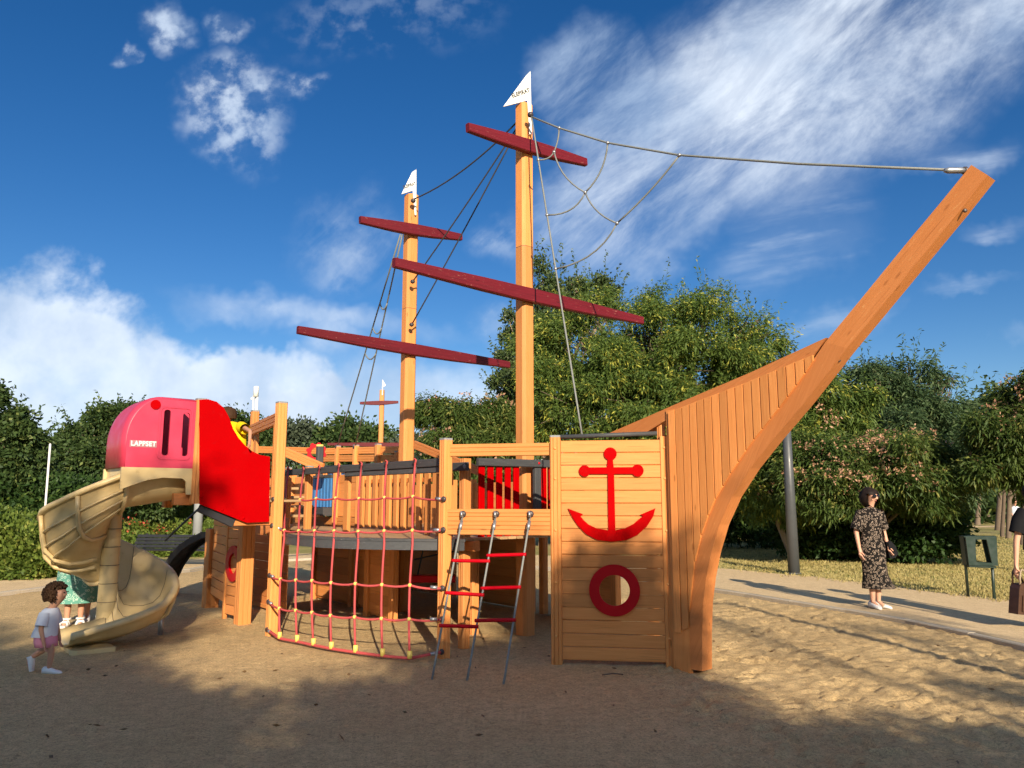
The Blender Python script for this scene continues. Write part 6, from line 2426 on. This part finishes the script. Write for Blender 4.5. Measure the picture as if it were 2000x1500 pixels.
shade_tree('second tree behind the viewer shading the slide', (-2.5, -9.0, PATH_Z), [((-2.4, -9.0, 5.9), (2.0, 1.8, 1.2)), ((-4.6, -8.6, 5.2), (2.0, 1.7, 1.5)), ((-.8, -9.0, 6.8), (1.4, 1.1, .5)), ((-2.4, -9.0, 6.9), (1.0, 1.0, .4)), ((-.2, -9.0, 8.8), (.8, .7, .3)), ((.1, -9.0, 7.9), (.5, .5, .2)), ((-3.5, -8.2, 3.8), (2.2, 1.6, 1.2)), ((-6.5, -8.0, 4.5), (1.8, 1.6, 1.4)), ((-2.2, -9.0, 7.4), (.6, .6, .3))], 8200, 402, .18, .38)
shade_tree('small tree behind the viewer at the right shading the near sand', (6.8, -7.6, PATH_Z), [((5.6, -7.6, 4.9), (1.2, 1.2, .6)), ((6.9, -7.5, 4.4), (1.2, 1.1, .6)), ((8.2, -7.8, 4.6), (1.1, 1.1, .5)), ((7.4, -7.6, 5.9), (.4, .4, .15))], 1500, 403, .12, .42)
for i, (bx_, by_, h_) in enumerate(((5.75, -3.6, 6.2), (7.0, -2.9, 5.6), (8.3, -4.4, 6.6))):
    shade_tree(['first slim birch behind the viewer whose stem shadow streaks the right sand', 'second slim birch behind the viewer, nearest to the path', 'third slim birch behind the viewer, farthest right'][i], (bx_, by_, PATH_Z),
               [((bx_ + .05, by_, h_ - .4), (.22, .22, .55)), ((bx_ - .18, by_ + .1, h_ - 1.3), (.2, .2, .25))], 60, 420 + i, .045, .3, per=5, L=.10, Wd=.05)

# --- dry grass on the lawn, one mass of blades
rng = np.random.default_rng(500)
cand = []
px = rng.uniform(1370, 2060, 30000); py = 1046 + 130 * rng.uniform(0, 1, 30000) ** 1.3
for x, y in zip(px, py):
    q = G(x, y, PATH_Z)
    cand.append((q.x, q.y))
cand = np.array(cand)
LP = np.array([(p.x, p.y) for p in LOOP]); PN = np.array([(n_.x, n_.y) for n_ in NRM])
ok = np.zeros(len(cand), bool)
for s in range(0, len(cand), 4000):
    c_ = cand[s:s + 4000]
    dd = c_[:, None, :] - LP[None]
    j = (dd ** 2).sum(2).argmin(1)
    out_d = (dd[np.arange(len(c_)), j] * PN[j]).sum(1)
    ok[s:s + 4000] = out_d > 3.05 + rng.normal(0, .22, len(c_))
cand = cand[ok]
n = len(cand)
P = np.repeat(np.concatenate([cand, np.full((n, 1), PATH_Z - .01)], 1), 3, 0) + np.concatenate([rng.normal(0, .05, (n * 3, 2)), np.zeros((n * 3, 1))], 1)
D = rng.normal(0, .55, (n * 3, 3)); D[:, 2] = 1; D /= np.linalg.norm(D, axis=1, keepdims=True)
Q = leaf_quads(P, D, .075, .014, rng, .15)
O = Q.reshape(-1, 3).mean(0)
o = place('dry_grass', grid_mesh((Q - O).reshape(-1, 3), np.arange(len(Q) * 4).reshape(-1, 4)), Matrix.Translation(V3(O)), None, 'blade')
tag(o, 'short dry straw coloured grass blades covering the lawn', 'grass', None, 'stuff')
# crumbs of sand and grit, too many to count
n = 9000
yy = 3.3 + 6.5 * rng.uniform(0, 1, n) ** 1.6
xx = rng.uniform(-1, 1, n) * (yy * .72)
xx = np.clip(xx, -7, 5.0)
sz = rng.uniform(.0025, .008, n) * (1 + (rng.uniform(0, 1, n) > .97) * 1.2)
zz = np.array([sand_z(a_, b_) for a_, b_ in zip(xx, yy)])
tet = np.array([(1, 0, -.3), (-.5, .87, -.3), (-.5, -.87, -.3), (0, 0, .9)])
ang = rng.uniform(0, 6.28, n)
rot = np.stack([np.stack([np.cos(ang), -np.sin(ang), 0 * ang], -1), np.stack([np.sin(ang), np.cos(ang), 0 * ang], -1), np.stack([0 * ang, 0 * ang, 1 + 0 * ang], -1)], 1)
T = np.einsum('nij,kj->nki', rot, tet) * sz[:, None, None] + np.stack([xx, yy, zz], -1)[:, None]
q = (np.arange(n) * 4)[:, None, None] + np.array([(0, 1, 3), (1, 2, 3), (2, 0, 3)])[None]
o = place('grit', grid_mesh(T.reshape(-1, 3), q.reshape(-1, 3)), Matrix.Identity(4), None, 'sand')
tag(o, 'fine crumbs and grit strewn over the sand', 'grit', None, 'stuff')
# scattered dead leaves, twigs on the sand
n = 130
q = np.stack([rng.uniform(-6, 5, n), rng.uniform(3.3, 10, n)], 1)
P = np.array([(x, y, sand_z(x, y) + .008) for x, y in q])
D = rng.normal(0, 1, (n, 3)); D[:, 2] = .12; D /= np.linalg.norm(D, axis=1, keepdims=True)
Q = leaf_quads(P, D, .05, .022, rng, 0)
O = Q.reshape(-1, 3).mean(0)
o = place('leaf_litter', grid_mesh((Q - O).reshape(-1, 3), np.arange(n * 4).reshape(-1, 4)), Matrix.Translation(V3(O)), None, 'litter')
tag(o, 'tiny dead leaves scattered over the sand', 'leaves', None, 'stuff')
for a, b in (((1176, 1318), (1217, 1317)),):
    p, q = G(*a, .012), G(*b, .012)
    s = tube('twig', [p, p.lerp(q, .5) + UP * .01, q], .006, 'bark', None, 5)
    tag(s, 'thin dark twig lying on the sand before the bow panel', 'twig')
